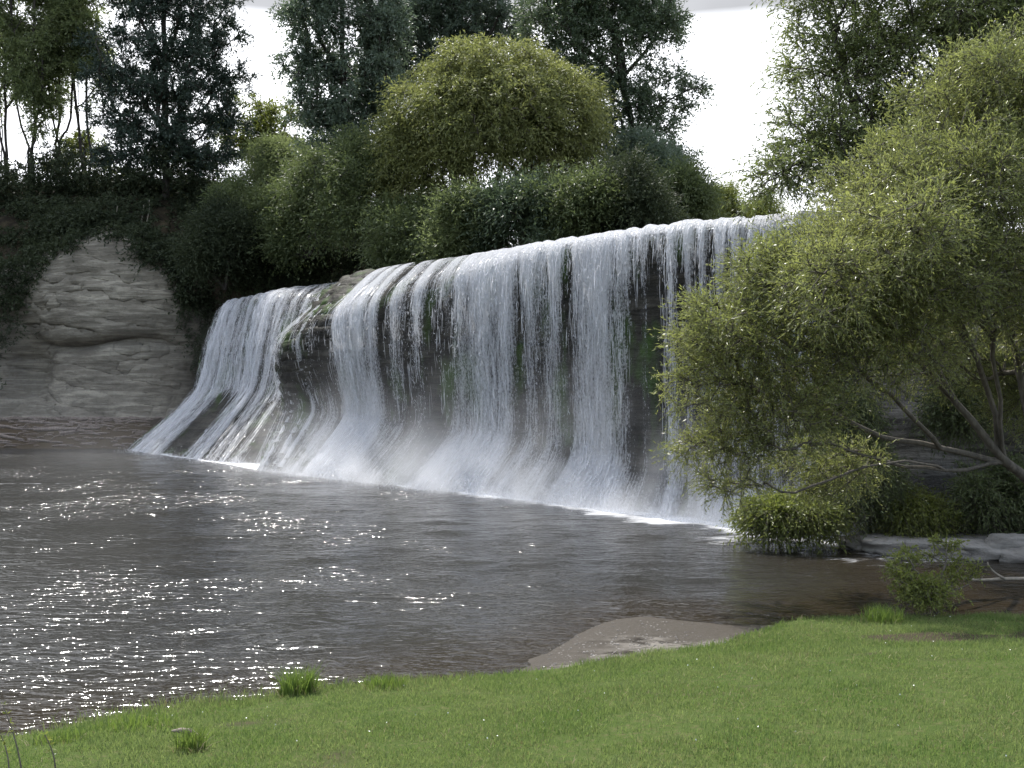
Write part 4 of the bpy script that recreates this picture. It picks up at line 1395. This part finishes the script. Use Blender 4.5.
rng = np.random.default_rng(93)
n_ = 2600
pxy = np.stack([rng.uniform(-.6, 5.5, n_), rng.uniform(10.4, 15.4, n_)], 1)
pq = np.concatenate([pxy, np.zeros((n_, 1))], 1)
yg_ = np.interp(pxy[:, 0], GX, GY) + 0.12 * vnoise(pq * 1.7, 5)
pz = terrain(pxy[:, 0], pxy[:, 1])
ok = (pxy[:, 1] > yg_ + .15) & (pz > -.01) & (fbm(pq * 1.4, 3, 94) + .35 * rng.random(n_) > .12)
pq[:, 2] = pz
pq = pq[ok]
oc = np.array([[1, 0, 0], [0, 1, 0], [-1, 0, 0], [0, -1, 0], [0, 0, .6], [0, 0, -.6]]) 
of = np.array([[0, 1, 4], [1, 2, 4], [2, 3, 4], [3, 0, 4], [1, 0, 5], [2, 1, 5], [3, 2, 5], [0, 3, 5]])
sz = rng.uniform(.006, .022, (len(pq), 1, 1)) * rng.uniform(.7, 1.3, (len(pq), 6, 1))
V = (pq[:, None] + oc[None] * sz).reshape(-1, 3)
T = (np.arange(len(pq))[:, None, None] * 6 + of[None]).reshape(-1, 3)
tag(mesh_obj('pebbles', V, None, T, mat=M['rock_shelf']), 'small grey pebbles scattered over the sand spit', 'pebbles', kind='stuff')

# thin dark stalks at the bottom left corner
for i_, (px, py, tx, ty, lb) in enumerate([(22, 775, 2, 705, 'tall dark bent stalk in the bottom left corner, the tallest of three'), (8, 775, 0, 735, 'short dark stalk at the bottom left edge'), (55, 770, 44, 735, 'thin dark stalk standing right of the bent one')]):
    x_, y_ = lawn_at(px, py)
    A = np.array([x_, y_, float(terrain(x_, y_)) - .03])
    B = at(tx, ty, y_ + .05)
    tt = np.linspace(0, 1, 9)[:, None]
    pts = A * (1 - tt) + B * tt + np.array([.02, 0, 0]) * np.sin(tt * 3.1)
    root = thing('stalk', A, lb, 'stalk', 'dark stalks at the lawn corner')
    V, Q = tubes([(pts, np.linspace(.006, .003, 9))], 6)
    mesh_obj('stem', V, Q, mat=M['bark'], parent=root)
    r2 = np.random.default_rng(900 + i_)
    c = pts[-4:][np.repeat(np.arange(4), 3)]
    LV = leaf_quads(c, norm(r2.normal(size=(12, 3)) + [0, 0, .5]), np.full(12, .04), np.full(12, .014), r2)
    mesh_obj('leaves', LV, np.arange(48).reshape(-1, 4), mat=M['shrub'], parent=root, smooth=False)

# grey root piece in the lawn
x_, y_ = lawn_at(186, 748)
c = np.array([x_, y_, float(terrain(x_, y_))])
V, Q = tubes([(c + np.array([[-.10, -.03, .13], [-.03, -.03, .135], [.03, -.02, .12], [.08, 0, .06], [.10, .02, -.03]]), [.008, .02, .028, .032, .035])], 7)
tag(mesh_obj('root', V, Q, mat=M['drift']), 'grey weathered root poking out of the dark tussock in the lawn', 'root')

# ------------------------------------------------------------------ spray
def mist_mat(name, dens, zs, ys, xh, nsc, seed):
    k = NT(name)
    tc_ = k.n('TexCoord').outputs['Object']
    sp = k.n('SeparateXYZ')
    k.t.links.new(tc_, sp.inputs[0])
    zf = k.math('EXPONENT', k.math('MULTIPLY', sp.outputs[2], -1.0 / zs))
    yf = k.math('EXPONENT', k.math('MULTIPLY', k.math('POWER', k.math('DIVIDE', sp.outputs[1], ys), 2.0), -1.0))
    xf = k.maprange(k.math('ABSOLUTE', sp.outputs[0]), xh * .55, xh * .98, 1, 0)
    mpn = k.n('Mapping')
    k.t.links.new(tc_, mpn.inputs[0])
    mpn.inputs['Location'].default_value = (seed, seed * .7, 0)
    mpn.inputs['Scale'].default_value = (1, 1, .7)
    nn = k.maprange(k.noise(mpn.outputs[0], nsc, 3, .6), .40, .64, .0, 1.5)
    d = k.math('MULTIPLY', k.math('MULTIPLY', zf, yf), k.math('MULTIPLY', xf, nn))
    v = k.n('VolumePrincipled')
    v.inputs['Color'].default_value = (.9, .92, .96, 1)
    v.inputs['Anisotropy'].default_value = .3
    k.put(v.inputs['Density'], k.math('MULTIPLY', d, dens))
    k.t.links.new(v.outputs[0], k.out.inputs['Volume'])
    return k.m


def mist_box(name, a, b, hw, hh, mat, label):
    a, b = np.asarray(a, float), np.asarray(b, float)
    L = np.linalg.norm((b - a)[:2])
    hx = L / 2
    v = np.array([[sx * hx, sy * hw, z_] for sx in (-1, 1) for sy in (-1, 1) for z_ in (0.06, hh)])
    q = np.array([[0, 1, 3, 2], [4, 6, 7, 5], [0, 4, 5, 1], [2, 3, 7, 6], [0, 2, 6, 4], [1, 5, 7, 3]])
    o = mesh_obj(name, v, q, mat=mat, smooth=False)
    c = (a + b) / 2
    o.location = (c[0], c[1], 0)
    o.rotation_euler = (0, 0, math.atan2(b[1] - a[1], b[0] - a[0]))
    return tag(o, label, 'mist', kind='stuff')


e = np.array([-.5, -.5, 0])
mist_box('mist', at(285, 470, 39) + e * .3 + np.array([-2, 2, 0]), at(835, 533, 23.5) + e * .3 + np.array([2, -2, 0]), 3.4, 5.5, mist_mat('spray', 0.95, 0.85, 1.3, 14.4, .6, 3.0), 'white spray drifting along the foot of the main curtain')
mist_box('mist', (-27, 45, 0), (-6, 38, 0), 7, 6, mist_mat('thin_mist', .014, 2.2, 4.0, 11, .25, 9.0), 'thin grey mist hanging over the pool in front of the cascade')
